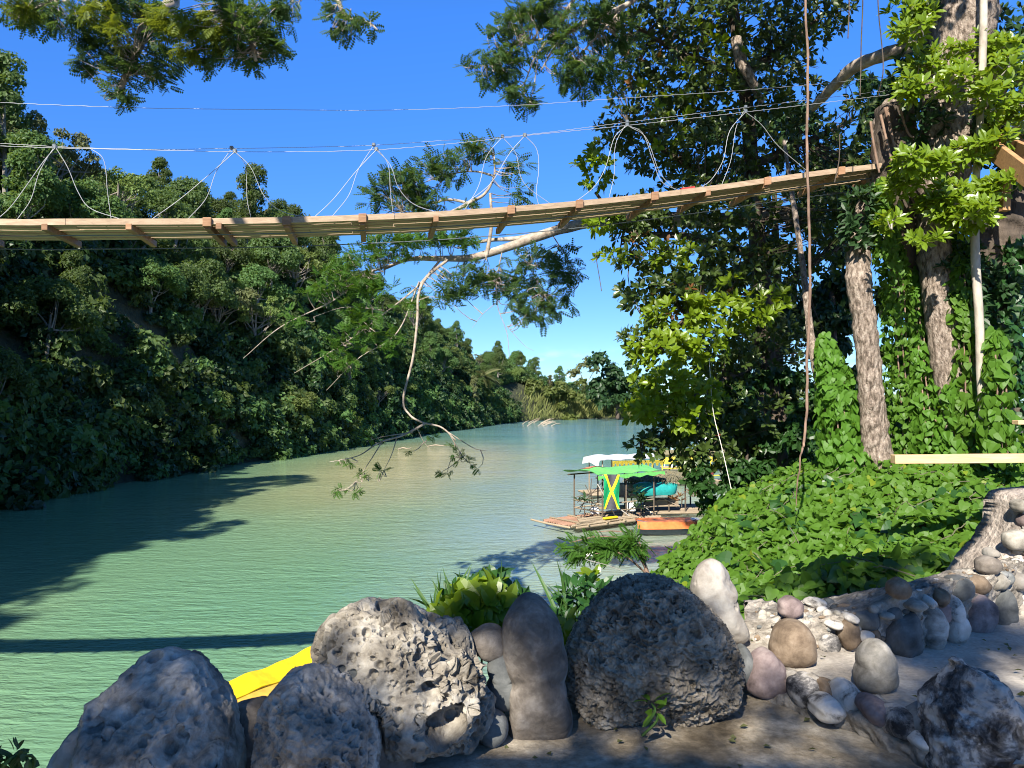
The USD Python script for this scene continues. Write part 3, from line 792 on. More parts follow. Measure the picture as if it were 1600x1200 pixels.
def oval(x0, y0, x1, y1, n=12, wob=0.06, seed=0, tilt=0.0):
    g = RNG(seed + 77)
    a = np.linspace(0, 2 * np.pi, n, endpoint=False)
    s = 1 + wob * g.normal(size=n)
    cx, cy, rx, ry = (x0 + x1) / 2, (y0 + y1) / 2, (x1 - x0) / 2, (y1 - y0) / 2
    return [(cx + rx * q * math.cos(b) + tilt * ry * math.sin(b), cy + ry * q * math.sin(b)) for b, q in zip(a, s)]


# ---- terrace floor and the raised part beyond the kerb
def floor_grid(poly_test, z, xs, ys, amp, seed):
    X, Y = np.meshgrid(xs, ys, indexing='ij')
    Z = z + (meshkit.fbm(np.stack([X * 1.3, Y * 1.3, 0 * X], -1), 4, seed) - 0.5) * amp
    v = np.stack([X, Y, Z], -1).reshape(-1, 3); f = grid_faces(len(xs), len(ys))
    c = v[f].mean(1)
    f = f[poly_test(c[:, 0], c[:, 1])]
    used = np.unique(f); mp = np.zeros(len(v), int); mp[used] = np.arange(len(used))
    return v[used], mp[f]


EDGE = np.array([(-6, -6), (-5.2, 0), (-2.6, 2.2), (-1.6, 3.3), (-0.7, 3.75), (0.1, 4.15), (1.0, 4.45), (1.35, 4.75), (2.3, 5.05), (3.2, 5.5), (4.4, 6.6), (8, 8.5)], float)
solid('terrace', floor_grid(lambda x, y: poly_dist(EDGE, x, y) < 0, PATIO, np.arange(-6, 9, 0.07), np.arange(-6, 8, 0.07), 0.05, 9), 'terrace',
      'worn concrete terrace with damp brown and mossy patches', 'terrace', True, kind='structure')
KERB = np.array([(1.12, 4.75), (1.33, 4.40), (1.52, 4.09), (1.64, 3.92), (1.82, 3.56), (1.95, 3.34), (2.3, 2.4), (2.6, 1.0), (2.6, -5)], float)
solid('upper_terrace', floor_grid(lambda x, y: (poly_dist(KERB, x, y) > 0) & (poly_dist(EDGE, x, y) < 0), STEP, np.arange(0.9, 8, 0.05), np.arange(-4, 7.5, 0.05), 0.05, 10), 'terrace_pale',
      'pale raised part of the terrace behind a low kerb of stones', 'terrace', True, kind='structure')

# ---- the big boulders along the edge
stone('boulder', [(110, 1240), (128, 1150), (140, 1100), (160, 1080), (183, 1066), (190, 1045), (210, 1028), (232, 1027), (255, 1031), (285, 1034), (305, 1055), (325, 1090), (345, 1115), (360, 1160), (378, 1200), (380, 1260), (240, 1290)], 3.15, 0.75,
      'rock_grey', 'rounded grey limestone boulder with deep holes at the left end of the row of rocks', 'boulder', sub=6, amp=0.04, freq=4.5, pits=420, pit_r=(0.005, 0.038), pit_d=1.15, ridge=0.007, ridge_f=24, seed=1, chops=9, hollows=[(302, 1128, .045, .09), (345, 1160, .04, .05), (275, 1200, .06, .10), (222, 1110, .012, .04), (205, 1060, .016, .04), (170, 1145, .014, .04), (330, 1085, .02, .04)])
stone('boulder', [(80, 1250), (92, 1195), (108, 1155), (125, 1128), (140, 1130), (150, 1190), (150, 1260)], 3.3, 0.3, 'rock_cream', 'sunlit cream sliver of rock at the left foot of the holed boulder', 'boulder', sub=5, amp=0.02, freq=8, pits=25, pit_r=(.008, .03), seed=2)
stone('boulder', [(395, 1250), (405, 1165), (410, 1110), (425, 1075), (448, 1050), (480, 1037), (510, 1047), (545, 1068), (572, 1100), (585, 1140), (592, 1190), (590, 1250), (500, 1280)], 3.12, 0.6,
      'rock_grey', 'grey speckled boulder standing in front of the pale pitted one', 'boulder', sub=6, amp=0.022, freq=6, pits=700, pit_r=(.006, .026), pit_d=1.3, ridge=0.008, ridge_f=40, seed=3, chops=7)
stone('boulder', [(486, 1018), (500, 990), (520, 958), (545, 938), (575, 931), (600, 942), (636, 934), (655, 950), (680, 962), (700, 985), (712, 1003), (745, 997), (766, 1018), (776, 1060), (780, 1095), (765, 1120), (745, 1155), (715, 1180), (660, 1195), (618, 1170), (600, 1130), (575, 1080), (530, 1045)], 3.55, 0.75,
      'rock_pitted', 'large pale pitted limestone boulder with a deep hollow, left of the tall upright stone', 'boulder', sub=7, amp=0.06, freq=5.0, pits=2200, pit_r=(.006, .03), pit_d=1.8, ridge=0.004, ridge_f=24, seed=4, chops=10, hollows=[(705, 1092, .085, .15), (682, 1042, .045, .09), (745, 1045, .035, .06), (640, 1068, .016, .05), (602, 1062, .012, .04), (612, 1103, .012, .04), (690, 1170, .06, .10), (640, 960, .014, .05), (720, 1135, .03, .06)])
stone('boulder', [(345, 1240), (345, 1150), (352, 1112), (375, 1098), (400, 1094), (418, 1105), (425, 1150), (430, 1240)], 3.45, 0.35, 'rock_smooth_dark', 'small dark rock in the gap between the two boulders at the left', 'boulder', sub=5, amp=0.02, freq=8, pits=20, pit_r=(.01, .03), seed=5, chops=5)
stone('stone', [(488, 1048), (505, 1034), (535, 1026), (560, 1032), (582, 1050), (590, 1072), (575, 1082), (545, 1070), (505, 1058)], 3.32, 0.16, 'rock_slate', 'smooth grey slab lying on top of the speckled boulder', sub=4, amp=0.006, seed=6)
stone('stone', [(530, 1055), (560, 1056), (578, 1075), (592, 1110), (600, 1150), (585, 1150), (560, 1100)], 3.36, 0.14, 'rock_cream', 'smooth pale stone wedged under the grey slab', sub=4, amp=0.006, seed=7)
stone('stone', [(575, 1245), (580, 1150), (592, 1105), (610, 1110), (622, 1150), (620, 1245)], 3.34, 0.2, 'rock_smooth_dark', 'dark stone wedged between the speckled and the pitted boulder', sub=4, amp=0.012, seed=8)
stone('stone', [(728, 1000), (745, 982), (765, 975), (782, 980), (792, 1000), (790, 1025), (770, 1032), (745, 1020)], 3.75, 0.2, 'rock_smooth_dark', 'dark round stone behind the gap left of the tall upright stone', sub=4, amp=0.006, seed=9)
stone('stone', [(770, 1020), (795, 1015), (802, 1060), (798, 1110), (775, 1110), (768, 1060)], 3.72, 0.16, 'rock_slate', 'narrow slate coloured stone in the gap left of the tall upright stone', sub=4, amp=0.008, seed=10)
stone('stone', oval(745, 1108, 797, 1165, seed=11), 3.6, 0.18, 'rock_slate', 'small blue grey stone at the foot of the gap left of the tall upright stone', sub=4, amp=0.008, seed=11)
stone('stone', [(790, 1160), (798, 1110), (796, 1060), (785, 1010), (783, 980), (790, 955), (805, 935), (822, 925), (842, 930), (862, 950), (876, 978), (882, 1010), (881, 1060), (886, 1095), (898, 1125), (893, 1150), (840, 1165)], 3.74, 0.34,
      'rock_smooth_dark', 'tall smooth upright stone with a dark weathered face left of the round coral boulder', 'standing stone', sub=6, amp=0.012, freq=8, pits=30, pit_r=(.004, .014), seed=12)
stone('boulder', [(878, 1060), (884, 1025), (896, 990), (915, 958), (940, 932), (975, 915), (1010, 907), (1045, 909), (1078, 922), (1105, 945), (1130, 975), (1146, 1010), (1152, 1050), (1145, 1085), (1120, 1110), (1075, 1128), (1020, 1134), (960, 1130), (905, 1108)], 4.0, 0.82,
      'rock_coral', 'big round dark coral boulder with a crinkled surface amid the rocks', 'boulder', sub=7, amp=0.035, freq=4, pits=1800, pit_r=(.006, .024), pit_d=1.5, ridge=0.024, ridge_f=30, seed=13, chops=5)
stone('stone', [(1082, 945), (1079, 915), (1085, 893), (1097, 876), (1112, 871), (1128, 880), (1142, 905), (1148, 935), (1154, 955), (1165, 975), (1171, 995), (1160, 1006), (1135, 1004), (1105, 985)], 4.55, 0.26,
      'rock_cream', 'pale upright stone leaning behind the round coral boulder', 'standing stone', sub=5, amp=0.012, freq=7, pits=25, pit_r=(.008, .03), seed=14, chops=4)
# stones on the raised part and its kerb
G = None
stone('stone', [(1163, 1075), (1168, 1040), (1178, 1020), (1195, 1012), (1212, 1025), (1225, 1050), (1245, 1070), (1240, 1085), (1205, 1086)], 4.18, 0.26, 'rock_purple', 'dusky purple grey stone right of the round coral boulder', sub=5, amp=0.01, seed=15)
stone('stone', [(1148, 1060), (1150, 1020), (1160, 1005), (1172, 1020), (1172, 1050), (1162, 1070)], 4.22, 0.2, 'rock_slate', 'small dark stone between the coral boulder and the purple grey stone', sub=4, amp=0.01, seed=16)
stone('stone', [(1207, 1035), (1207, 1000), (1215, 978), (1232, 968), (1250, 970), (1265, 985), (1272, 1010), (1271, 1032), (1240, 1040)], 4.25, 0.26, 'rock_brown', 'dome shaped brown stone on the raised terrace in front of the wall', sub=5, amp=0.006, seed=17)
stone('stone', [(1339, 1075), (1341, 1040), (1348, 1010), (1360, 998), (1378, 999), (1390, 1015), (1397, 1045), (1398, 1072), (1370, 1082)], 3.88, 0.2, 'rock_river', 'smooth grey egg shaped stone standing alone on the raised terrace', 'standing stone', sub=5, amp=0.004, seed=18)
stone('boulder', [(1450, 1215), (1455, 1130), (1462, 1075), (1468, 1040), (1485, 1030), (1510, 1036), (1530, 1050), (1555, 1055), (1575, 1085), (1580, 1110), (1596, 1130), (1597, 1190), (1560, 1220), (1500, 1225)], 3.35, 0.45,
      'rock_mottled', 'dark angular boulder with white lichen on the kerb at the lower right', 'boulder', sub=6, amp=0.03, freq=7, pits=60, pit_r=(.008, .035), ridge=0.008, ridge_f=22, seed=19, chops=10)
for k, (b, D, m, l) in enumerate([((1236, 1056, 1279, 1100), 4.05, 'rock_mottled', 'black and white mottled kerb stone nearest the purple grey stone'), ((1276, 1066, 1306, 1102), 4.0, 'rock_brown', 'dark brown kerb stone right of the mottled one'),
                                  ((1268, 1092, 1312, 1120), 3.85, 'rock_white', 'flat white stone at the foot of the kerb'), ((1302, 1068, 1344, 1112), 3.9, 'rock_white', 'white weathered kerb stone left of the egg shaped stone'),
                                  ((1346, 1092, 1378, 1122), 3.72, 'rock_purple', 'small round pink stone set in the kerb'), ((1382, 1108, 1428, 1150), 3.6, 'rock_mottled', 'dark mottled stone in the kerb below the egg shaped stone'),
                                  ((1420, 1104, 1470, 1150), 3.55, 'rock_slate', 'dark slate kerb stone beside the angular boulder'), ((1424, 1140, 1470, 1166), 3.48, 'rock_white', 'low white stone at the foot of the angular boulder')]):
    cx, cy = (b[0] + b[2]) / 2, (b[1] + b[3]) / 2
    b = (cx + (b[0] - cx) * 1.2, cy + (b[1] - cy) * 1.2, cx + (b[2] - cx) * 1.2, cy + (b[3] - cy) * 1.2)
    stone('kerb_stone', oval(*b, seed=k, wob=.1), D - .05, 0.24, m, l, sub=4, amp=0.016, freq=9, seed=40 + k)
# the kerb's mortar bed
kp = np.array([(1.30, 4.46), (1.36, 4.36), (1.54, 4.05), (1.66, 3.88), (1.84, 3.52), (1.97, 3.26)])
kb = tube([(x, y, PATIO + 0.04) for x, y in kp], [0.115] * len(kp), 36, rough=0.6, seed=3, freq=11, n=160)
solid('kerb', kb, 'mortar', 'low rough mortar kerb holding the mottled stones along the step of the terrace', 'kerb', True)

# ---- the rubble wall
WALL = np.array([(1165, 1012, 970, 935), (1230, 1020, 968, 940), (1300, 1025, 962, 930), (1360, 1028, 948, 922), (1420, 1030, 925, 908), (1480, 1008, 912, 893), (1530, 990, 905, 884), (1575, 975, 890, 872), (1640, 940, 860, 850)], float)
LW = []
for x, foot, ft, bt in WALL:
    p = on_z(x, foot, STEP - 0.03)
    D = p[1]
    top = at(x, ft, D + 0.02); hz = top[2]
    bk = on_z(x, bt, hz + 0.01)
    LW.append((p, top, bk))
foot = spline([a[0] for a in LW], 220); top = spline([a[1] for a in LW], 220); backt = spline([a[2] for a in LW], 220)
rows = []
for u in np.linspace(0, 1, 22): rows.append(foot * (1 - u) + top * u)
for u in np.linspace(0.05, 1, 20): rows.append(top * (1 - u) + backt * u)
for u in (0.4, 1.0): rows.append(backt - Vv(0, 0, 0.6) * u + Vv(0, 0.08, 0) * u)
wv = np.stack(rows, 1)
n_ = (meshkit.fbm(wv * 9, 4, 8) - 0.5) + .7 * (meshkit.fbm(wv * 26, 3, 9) - .5)
wv = wv + np.stack([n_ * 0.04, -n_ * 0.09, n_ * 0.07], -1)
wall = Thing('rubble_wall', 'low rubble wall of river stones set in rough mortar along the vines', 'wall', tuple(foot[70]))
wall.part('mortar_core', (wv.reshape(-1, 3), grid_faces(220, wv.shape[1])[:, ::-1]), 'mortar', True)


def wall_stone(b, m, seed, dD=0.0, thick=0.2, poly=None, label=None):
    """A stone set in the face of the wall: it stands a little proud of it."""
    cx, cy = (b[0] + b[2]) / 2, (b[1] + b[3]) / 2
    D = np.interp(cx, WALL[:, 0], [a[0][1] for a in LW]) + 0.02 + dD
    g_ = 1.14
    b = (cx + (b[0] - cx) * g_, cy + (b[1] - cy) * g_, cx + (b[2] - cx) * g_, cy + (b[3] - cy) * g_)
    wall.part('stone', stone_mesh(poly or oval(*b, seed=seed, wob=.10), D, thick, sub=3, amp=0.010, freq=9, seed=seed), m, True, label=label)


for k, (b, m, dD) in enumerate([
        ((1308, 967, 1340, 1012), 'rock_brown', 0), ((1334, 950, 1370, 985), 'rock_slate', .03), ((1338, 980, 1372, 1028), 'rock_brown', .02), ((1384, 955, 1434, 1030), 'rock_slate', 0), ((1378, 942, 1402, 968), 'rock_slate', .04),
        ((1436, 946, 1474, 1016), 'rock_grey', -.02), ((1452, 932, 1478, 975), 'rock_purple', .03), ((1503, 930, 1554, 992), 'rock_purple', 0), ((1546, 922, 1584, 990), 'rock_slate', 0),
        ((1274, 985, 1310, 1020), 'rock_mottled', .02), ((1290, 968, 1312, 980), 'rock_white', 0), ((1320, 960, 1334, 969), 'rock_white', -.02), ((1410, 936, 1442, 952), 'rock_river', -.02), ((1438, 930, 1454, 946), 'rock_white', -.03),
        ((1452, 918, 1476, 945), 'rock_brown', 0), ((1472, 902, 1516, 936), 'rock_slate', .05), ((1510, 900, 1540, 926), 'rock_brown', .04), ((1534, 895, 1570, 920), 'rock_river', .06), ((1556, 890, 1576, 912), 'rock_slate', .08),
        ((1572, 892, 1602, 922), 'rock_cream', .02), ((1580, 925, 1612, 968), 'rock_grey', 0), ((1230, 985, 1262, 1015), 'rock_grey', .05), ((1364, 1000, 1388, 1032), 'rock_grey', 0), ((1458, 1005, 1486, 1024), 'rock_cream', -.06),
        ((1200, 975, 1226, 1000), 'rock_grey', .06), ((1556, 960, 1584, 990), 'rock_grey', -.02)]):
    wall_stone(b, m, 60 + k, dD)
wall_stone((1474, 930, 1508, 1006), 'rock_white', 95, -0.05, 0.22, [(1478, 940), (1483, 930), (1494, 930), (1499, 945), (1497, 958), (1507, 972), (1508, 992), (1498, 1006), (1482, 1004), (1474, 985), (1478, 965)], 'lumpy white stone shaped like a gourd')
# small stones and grit in the mortar
g = RNG(15); pk = []
for k in range(170):
    q = g.integers(4, 216); r = g.integers(2, 36); c = wv[q, r]
    s_ = trimesh.creation.icosphere(1); sz = .010 + .022 * g.random() ** 2
    pk.append((s_.vertices * sz * (1 + .3 * g.normal(size=3)) * Vv(1.2, 1, .9) + c, s_.faces))
for lo, hi, m in ((0, 22, 'rock_white'), (22, 80, 'rock_river'), (80, 115, 'rock_slate'), (115, 170, 'rock_brown')):
    wall.part('pebble', cat_mesh(pk[lo:hi]), m, True, kind='stuff')
# stones resting on the wall's top
TOPD = lambda px, py: on_z(px, py, np.interp(px, WALL[:, 0], [a[1][2] for a in LW]))[1]
for b, m, l, sq in [((1214, 932, 1254, 966), 'rock_purple', 'small mauve stone standing on the left end of the wall', 0.7), ((1255, 934, 1292, 949), 'rock_white', 'flat white stone lying on the wall beside the mauve stone', 0.9),
                    ((1386, 902, 1421, 936), 'rock_brown', 'dark reddish brown stone standing on the wall against the vines', 0.7), ((1525, 869, 1562, 898), 'rock_smooth_dark', 'dark stone on the wall where it climbs to the right', 0.7)]:
    D = TOPD((b[0] + b[2]) / 2, b[3])
    stone('stone', oval(*b, wob=0.05, seed=int(b[0])), D, 0.15, m, l, sub=4, amp=0.008, freq=8, seed=int(b[0]), square=sq)
# the sweep of the wall up to a pier at the right edge of the picture
pier = Thing('stone_pier', 'pinkish pebble rendered pier at the end of the wall with round stones set in it', 'pier', tuple(at(1600, 860, 5.7)))
edge_px = [(1498, 905), (1520, 872), (1536, 856), (1550, 838), (1560, 815), (1564, 795), (1566, 780), (1580, 769), (1640, 763), (1760, 756)]
E_ = spline([at(x, y, 5.75) for x, y in edge_px], 150)
rows = []
for u in np.linspace(0, 1, 36):       # front face, from the sloping edge down into the wall
    rows.append(np.stack([E_[:, 0], E_[:, 1] - 0.25 - 0.20 * u, E_[:, 2] * (1 - u) + (STEP - 0.1) * u], 1))
back = E_ + Vv(0, 0.2, 0)
rows = [np.stack([E_[:, 0], E_[:, 1] + 0.2, np.full(150, STEP - 0.1)], 1), back] + [E_ + Vv(0, 0.2 - 0.15 * k, 0.0) for k in (1, 2)] + rows
pv = np.stack(rows, 1)
n_ = (meshkit.fbm(pv * 10, 4, 18) - 0.5) + .7 * (meshkit.fbm(pv * 28, 3, 19) - .5)
pv = pv + np.stack([n_ * 0.03, -n_ * 0.06, n_ * 0.04], -1)
pier.part('render', (pv.reshape(-1, 3), grid_faces(150, pv.shape[1])), 'mortar_pink', True)
for k, (b, m) in enumerate([((1567, 826, 1606, 860), 'rock_river'), ((1591, 802, 1616, 828), 'rock_purple'), ((1582, 780, 1602, 800), 'rock_river'), ((1540, 856, 1558, 872), 'rock_cream'), ((1610, 840, 1650, 880), 'rock_grey')]):
    pier.part('stone', stone_mesh(oval(*b, seed=k), 5.5 - 0.0 - (0.05 if k == 0 else 0), 0.16, sub=4, amp=0.006, seed=200 + k), m, True)

pk = []
for k in range(120):
    q = g.integers(20, 148); r = g.integers(4, 34); c = pv[q, r]
    s_ = trimesh.creation.icosphere(1); sz = .010 + .024 * g.random() ** 2
    pk.append((s_.vertices * sz * (1 + .3 * g.normal(size=3)) * Vv(1.2, 1, .9) + c, s_.faces))
for lo, hi, m in ((0, 15, 'rock_white'), (15, 55, 'rock_cream'), (55, 80, 'rock_purple'), (80, 120, 'rock_river')):
    pier.part('pebble', cat_mesh(pk[lo:hi]), m, True, kind='stuff')

# ------------------------------------------------------------ the plank suspension bridge
BC = unit(Vv(-0.172, 0.985))           # across the bridge, away from the camera
BB = Vv(BC[1], -BC[0])                 # along the bridge, to the right


def on_plane(px, py, d):
    """Where a pixel's ray meets the vertical plane d metres off along BC; returns (s along, z)."""
    r = ray(px, py)
    k = d / (r[0] * BC[0] + r[1] * BC[1])
    p = EYE + r * k
    return p[0] * BB[0] + p[1] * BB[1], p[2]


def bpt(s, d, z):
    return Vv(BB[0] * s + BC[0] * d, BB[1] * s + BC[1] * d, z)


DN, DF = 10.0, 10.95
from scipy.interpolate import PchipInterpolator
dk = np.array([on_plane(x, y, DN) for x, y in [(0, 345), (100, 344.5), (300, 344), (440, 342), (565, 338), (680, 333), (785, 326), (905, 316), (1010, 305), (1100, 294), (1200, 280), (1300, 266), (1385, 256)]])
dk = np.vstack([[(-24, 10.2), (-17, 8.9), (-11, 8.1), (-7.5, 7.92)], dk, [(dk[-1, 0] + 0.9, dk[-1, 1] + 0.22)]])
DECK = PchipInterpolator(dk[:, 0], dk[:, 1])
S_END = dk[-1, 0]


def ribbon(ss, d0, d1, z0, z1, yaw=0.0):
    """A board following the deck from ss[0] to ss[-1], between offsets d0..d1 and z0..z1 from the deck line."""
    rows = []
    for s in ss:
        z = DECK(s)
        rows.append([bpt(s, d0, z + z0), bpt(s, d1, z + z0), bpt(s, d1, z + z1), bpt(s, d0, z + z1)])
    v = np.array(rows).reshape(-1, 3); n = len(ss); f = []
    for i in range(n - 1):
        for j in range(4):
            a, b = i * 4 + j, i * 4 + (j + 1) % 4
            f += [(a, a + 4, b + 4), (a, b + 4, b)]
    f += [(0, 1, 2), (0, 2, 3), (4 * n - 4, 4 * n - 2, 4 * n - 3), (4 * n - 4, 4 * n - 1, 4 * n - 2)]
    return v, np.array(f)


rng = RNG(5)
bridge = Thing('suspension_bridge', 'plank footbridge hung on steel cables high over the river', 'bridge', tuple(bpt(0, DN, float(DECK(0)))))
JOIST = [on_plane(px, py, DN)[0] for px, py in [(72, 345), (203, 345), (325, 344), (343, 344), (448, 342), (566, 338), (681, 333), (797, 326), (903, 316), (1020, 304), (1105, 293), (1195, 281), (1310, 265)]]
step = JOIST[1] - JOIST[0]
ALLJ = sorted([JOIST[0] - step * k for k in range(1, 16)] + JOIST + [JOIST[-1] + 0.95])
NS = 6
for k in range(NS):
    d0 = DN + k * (DF - DN) / NS + 0.01; d1 = d0 + (DF - DN) / NS - 0.040
    cuts = list(np.arange(-24 + 0.55 * (k % 3), S_END, 3.3)) + [S_END]
    for a, b in zip(cuts[:-1], cuts[1:]):
        if b - a < 0.2: continue
        e = rng.normal() * 0.006
        bridge.part('slat', ribbon(np.linspace(a + 0.004, b - 0.004, max(4, int((b - a) / 0.4))), d0 + e, d1 + e, -0.046 + e * .5, e * .5), 'slat_wood')
cuts = list(np.arange(-23.2, S_END, 3.9)) + [S_END]
for a, b in zip(cuts[:-1], cuts[1:]):
    bridge.part('edge_board', ribbon(np.linspace(a + .003, b - .003, 11), DN - 0.045, DN - 0.004, -0.062, 0.012), 'slat_wood')
for s in ALLJ:
    z = float(DECK(s)) - 0.085
    t = float(DECK(s + .05) - DECK(s - .05)) / .1
    c = bpt(s, (DN + DF) / 2 + 0.02, z)
    ax = np.stack([unit(Vv(BC[0], BC[1], 0)), unit(Vv(-BB[0], -BB[1], -t)), Vv(0, 0, 1)])
    bridge.part('joist', box(c, (DF - DN + 0.14, 0.07, 0.08), ax, 0.006), 'joist_wood')
    if rng.random() < 0.8:
        bridge.part('joist_block', box(bpt(s + 0.005, DN - 0.069, z + 0.045), (0.04, 0.10, 0.115), ax, 0.005), 'joist_wood')


def cable3(pts, d, n=90):
    a = np.array([on_plane(x, y, d) for x, y in pts])
    s = np.linspace(a[0, 0], a[-1, 0], n); z = PchipInterpolator(a[:, 0], a[:, 1])(s)
    # on to the far bank
    sl = np.linspace(-24, a[0, 0], 24, endpoint=False); u = (a[0, 0] - sl) / (24 + a[0, 0])
    zl = z[0] + 0.2 * u + 2.6 * u * u
    return np.array([bpt(x, d, y) for x, y in zip(np.r_[sl, s], np.r_[zl, z])])


NEAR = [(0, 228), (85, 231), (220, 234), (367, 237), (480, 237), (588, 234), (700, 225), (820, 212), (980, 196), (1165, 175), (1390, 148)]
FAR = [(0, 224), (85, 229), (200, 233), (362, 232), (480, 230), (584, 227), (700, 219), (785, 214), (980, 191), (1165, 168), (1400, 140)]
bridge.part('handrail_cable', tube(cable3(NEAR, DN), [0.0036] * 114, 5), 'cable', True)
bridge.part('handrail_cable', tube(cable3(FAR, DF), [0.0036] * 114, 5), 'cable', True)
for d, off in ((DN + 0.15, -0.15), (DF - 0.02, -0.165)):
    ss = np.linspace(-24, S_END, 90)
    bridge.part('deck_cable', tube([bpt(s, d, float(DECK(s)) + off) for s in ss], [0.007] * 90, 5), 'cable_dark', True)
top = solid('overhead_cable', tube(cable3([(0, 160), (200, 168), (400, 171), (600, 172), (800, 165), (950, 155), (1200, 138), (1420, 116)], 10.6), [0.0034] * 114, 5), 'cable',
            'single thin steel cable strung across the sky above the bridge handrails', 'cable', True)
HANG = {DN: [[(86, 231), (66, 255), (40, 292), (16, 324), (-6, 344)], [(88, 232), (106, 262), (122, 300), (142, 326), (190, 343)], [(367, 237), (330, 270), (280, 312), (232, 346)], [(367, 237), (392, 262), (412, 305), (440, 330), (487, 341)],
             [(588, 234), (556, 268), (520, 312), (488, 342)], [(588, 234), (610, 258), (622, 292), (645, 318), (682, 332)], [(820, 212), (796, 240), (768, 285), (735, 312), (700, 333)], [(820, 212), (838, 232), (842, 262), (838, 300), (842, 322)],
             [(980, 196), (960, 215), (946, 262), (928, 292), (900, 315)], [(980, 196), (1004, 208), (1020, 250), (1034, 284), (1062, 298)], [(984, 198), (1010, 216), (1030, 268), (1050, 292)], [(1165, 175), (1140, 205), (1130, 250), (1112, 280), (1095, 293)], [(1165, 175), (1190, 195), (1216, 228), (1262, 268)],
             [(-150, 228), (-170, 262), (-180, 310), (-172, 345)], [(-150, 228), (-110, 280), (-70, 345)]],
        DF: [[(85, 229), (62, 268), (48, 312), (26, 344)], [(140, 231), (162, 250), (168, 300), (174, 344)], [(362, 232), (338, 268), (322, 310), (294, 342)], [(362, 232), (383, 258), (386, 310), (392, 340)], [(584, 227), (560, 265), (545, 305), (520, 337)],
             [(584, 227), (606, 256), (610, 300), (614, 332)], [(785, 214), (760, 245), (748, 290), (726, 328)], [(785, 214), (806, 240), (818, 285), (862, 320)], [(980, 191), (962, 225), (960, 270), (952, 308)], [(1165, 168), (1150, 200), (1142, 250), (1128, 288)]]}
for d, hs in HANG.items():
    for h in hs:
        a = [on_plane(x, y, d - (0.02 if d == DN else 0.0)) for x, y in h]
        bridge.part('hanger_rope', tube([bpt(s, d - (0.02 if d == DN else 0), z) for s, z in a], [0.0042] * len(a), 5, n=22), 'cable', True)
for d, cs in ((DN, [(86, 230), (367, 236), (588, 233), (820, 211), (980, 195), (1165, 174)]), (DF, [(85, 228), (362, 231), (584, 226), (785, 213), (980, 190), (1165, 167)])):
    for c in cs:
        s, z = on_plane(*c, d)
        bridge.part('clamp', box(bpt(s, d, z), (0.05, 0.045, 0.05), None, 0.01), 'cable_dark')
# a red strap left lying on the deck
s0 = [on_plane(x, y, DN)[0] for x, y in ((1066, 296), (1075, 293), (1086, 291))]
solid('red_strap', ribbon(np.linspace(s0[0], s0[2], 14), DN + 0.0, DN + 0.09, 0.020, 0.045), 'red_paint', 'red webbing strap lying along the edge of the bridge deck near the tree', 'strap')

# ------------------------------------------------------------ trees on the near right bank
def rosettes(rng, C, D, template, size, k=7, spread=(0.5, 1.25), droop=0.0):
    """k leaves fanning out from each centre C around the direction D."""
    n = len(C)
    D = unit(D)
    h = unit(np.cross(D, rand_dirs(rng, n))); g = np.cross(D, h)
    a = (np.arange(k)[None] / k * 2 * np.pi + rng.random((n, 1)) * 6.28 + 0.25 * rng.normal(size=(n, k)))
    el = spread[0] + (spread[1] - spread[0]) * rng.random((n, k))
    side = h[:, None] * np.cos(a)[..., None] + g[:, None] * np.sin(a)[..., None]
    x = unit(side * np.sin(el)[..., None] + D[:, None] * np.cos(el)[..., None] + Vv(0, 0, -droop))
    nrm = unit(D[:, None] * np.sin(el)[..., None] - side * np.cos(el)[..., None] + 0.25 * rng.normal(size=x.shape) + Vv(0, 0, 0.35))
    pos = C[:, None] + x * 0.02
    sc = size * (0.55 + 0.55 * rng.random((n, k)))
    return scatter(template, pos.reshape(-1, 3), x.reshape(-1, 3), nrm.reshape(-1, 3), sc.ravel())


def blob_points(rng, blobs, per=1.0, shell=0.35):
    """Points in ellipsoids given as (px, py, rx, ry, depth, thickness, count); outward directions with them."""
    P, D = [], []
    for px, py, rx, ry, dep, th, cnt in blobs:
        n = max(1, int(cnt * per))
        d = rand_dirs(rng, n); r = 1 - shell * 1.6 * rng.random(n) ** 1.4
        c = at(px, py, dep)
        R = Vv(rx / 1200 * dep, th, ry / 1200 * dep)
        P.append(c + d * r[:, None] * R); D.append(unit(d * Vv(1, 1, 0.8) + Vv(-0.15, -0.35, 0.45)))
    return np.vstack(P), np.vstack(D)


LEAF_OBOV = leaf_blade(2, w=0.23, fold=0.06, bend=-0.14, widest=0.68)
LEAF_FIG = leaf_blade(2, w=0.20, fold=0.07, bend=-0.16, widest=0.55)
HEART = heart_blade()
FROND = frond_blade()


def px3(pts):
    return [at(*p) for p in pts]


def twigs_to(rng, C, hubs, r=0.012, every=6):
    """Thin twigs from the nearest hub to some of the leaf centres."""
    H = np.asarray(hubs); tr = cKDTree(H); parts = []
    for c in C[::every]:
        _, i = tr.query(c)
        m = (H[i] + c) / 2 + rng.normal(size=3) * 0.08 - Vv(0, 0, 0.04)
        parts.append(tube([H[i], m, c], [r * 1.5, r, r * 0.5], 4, n=4, cap=False))
    return cat_mesh(parts)


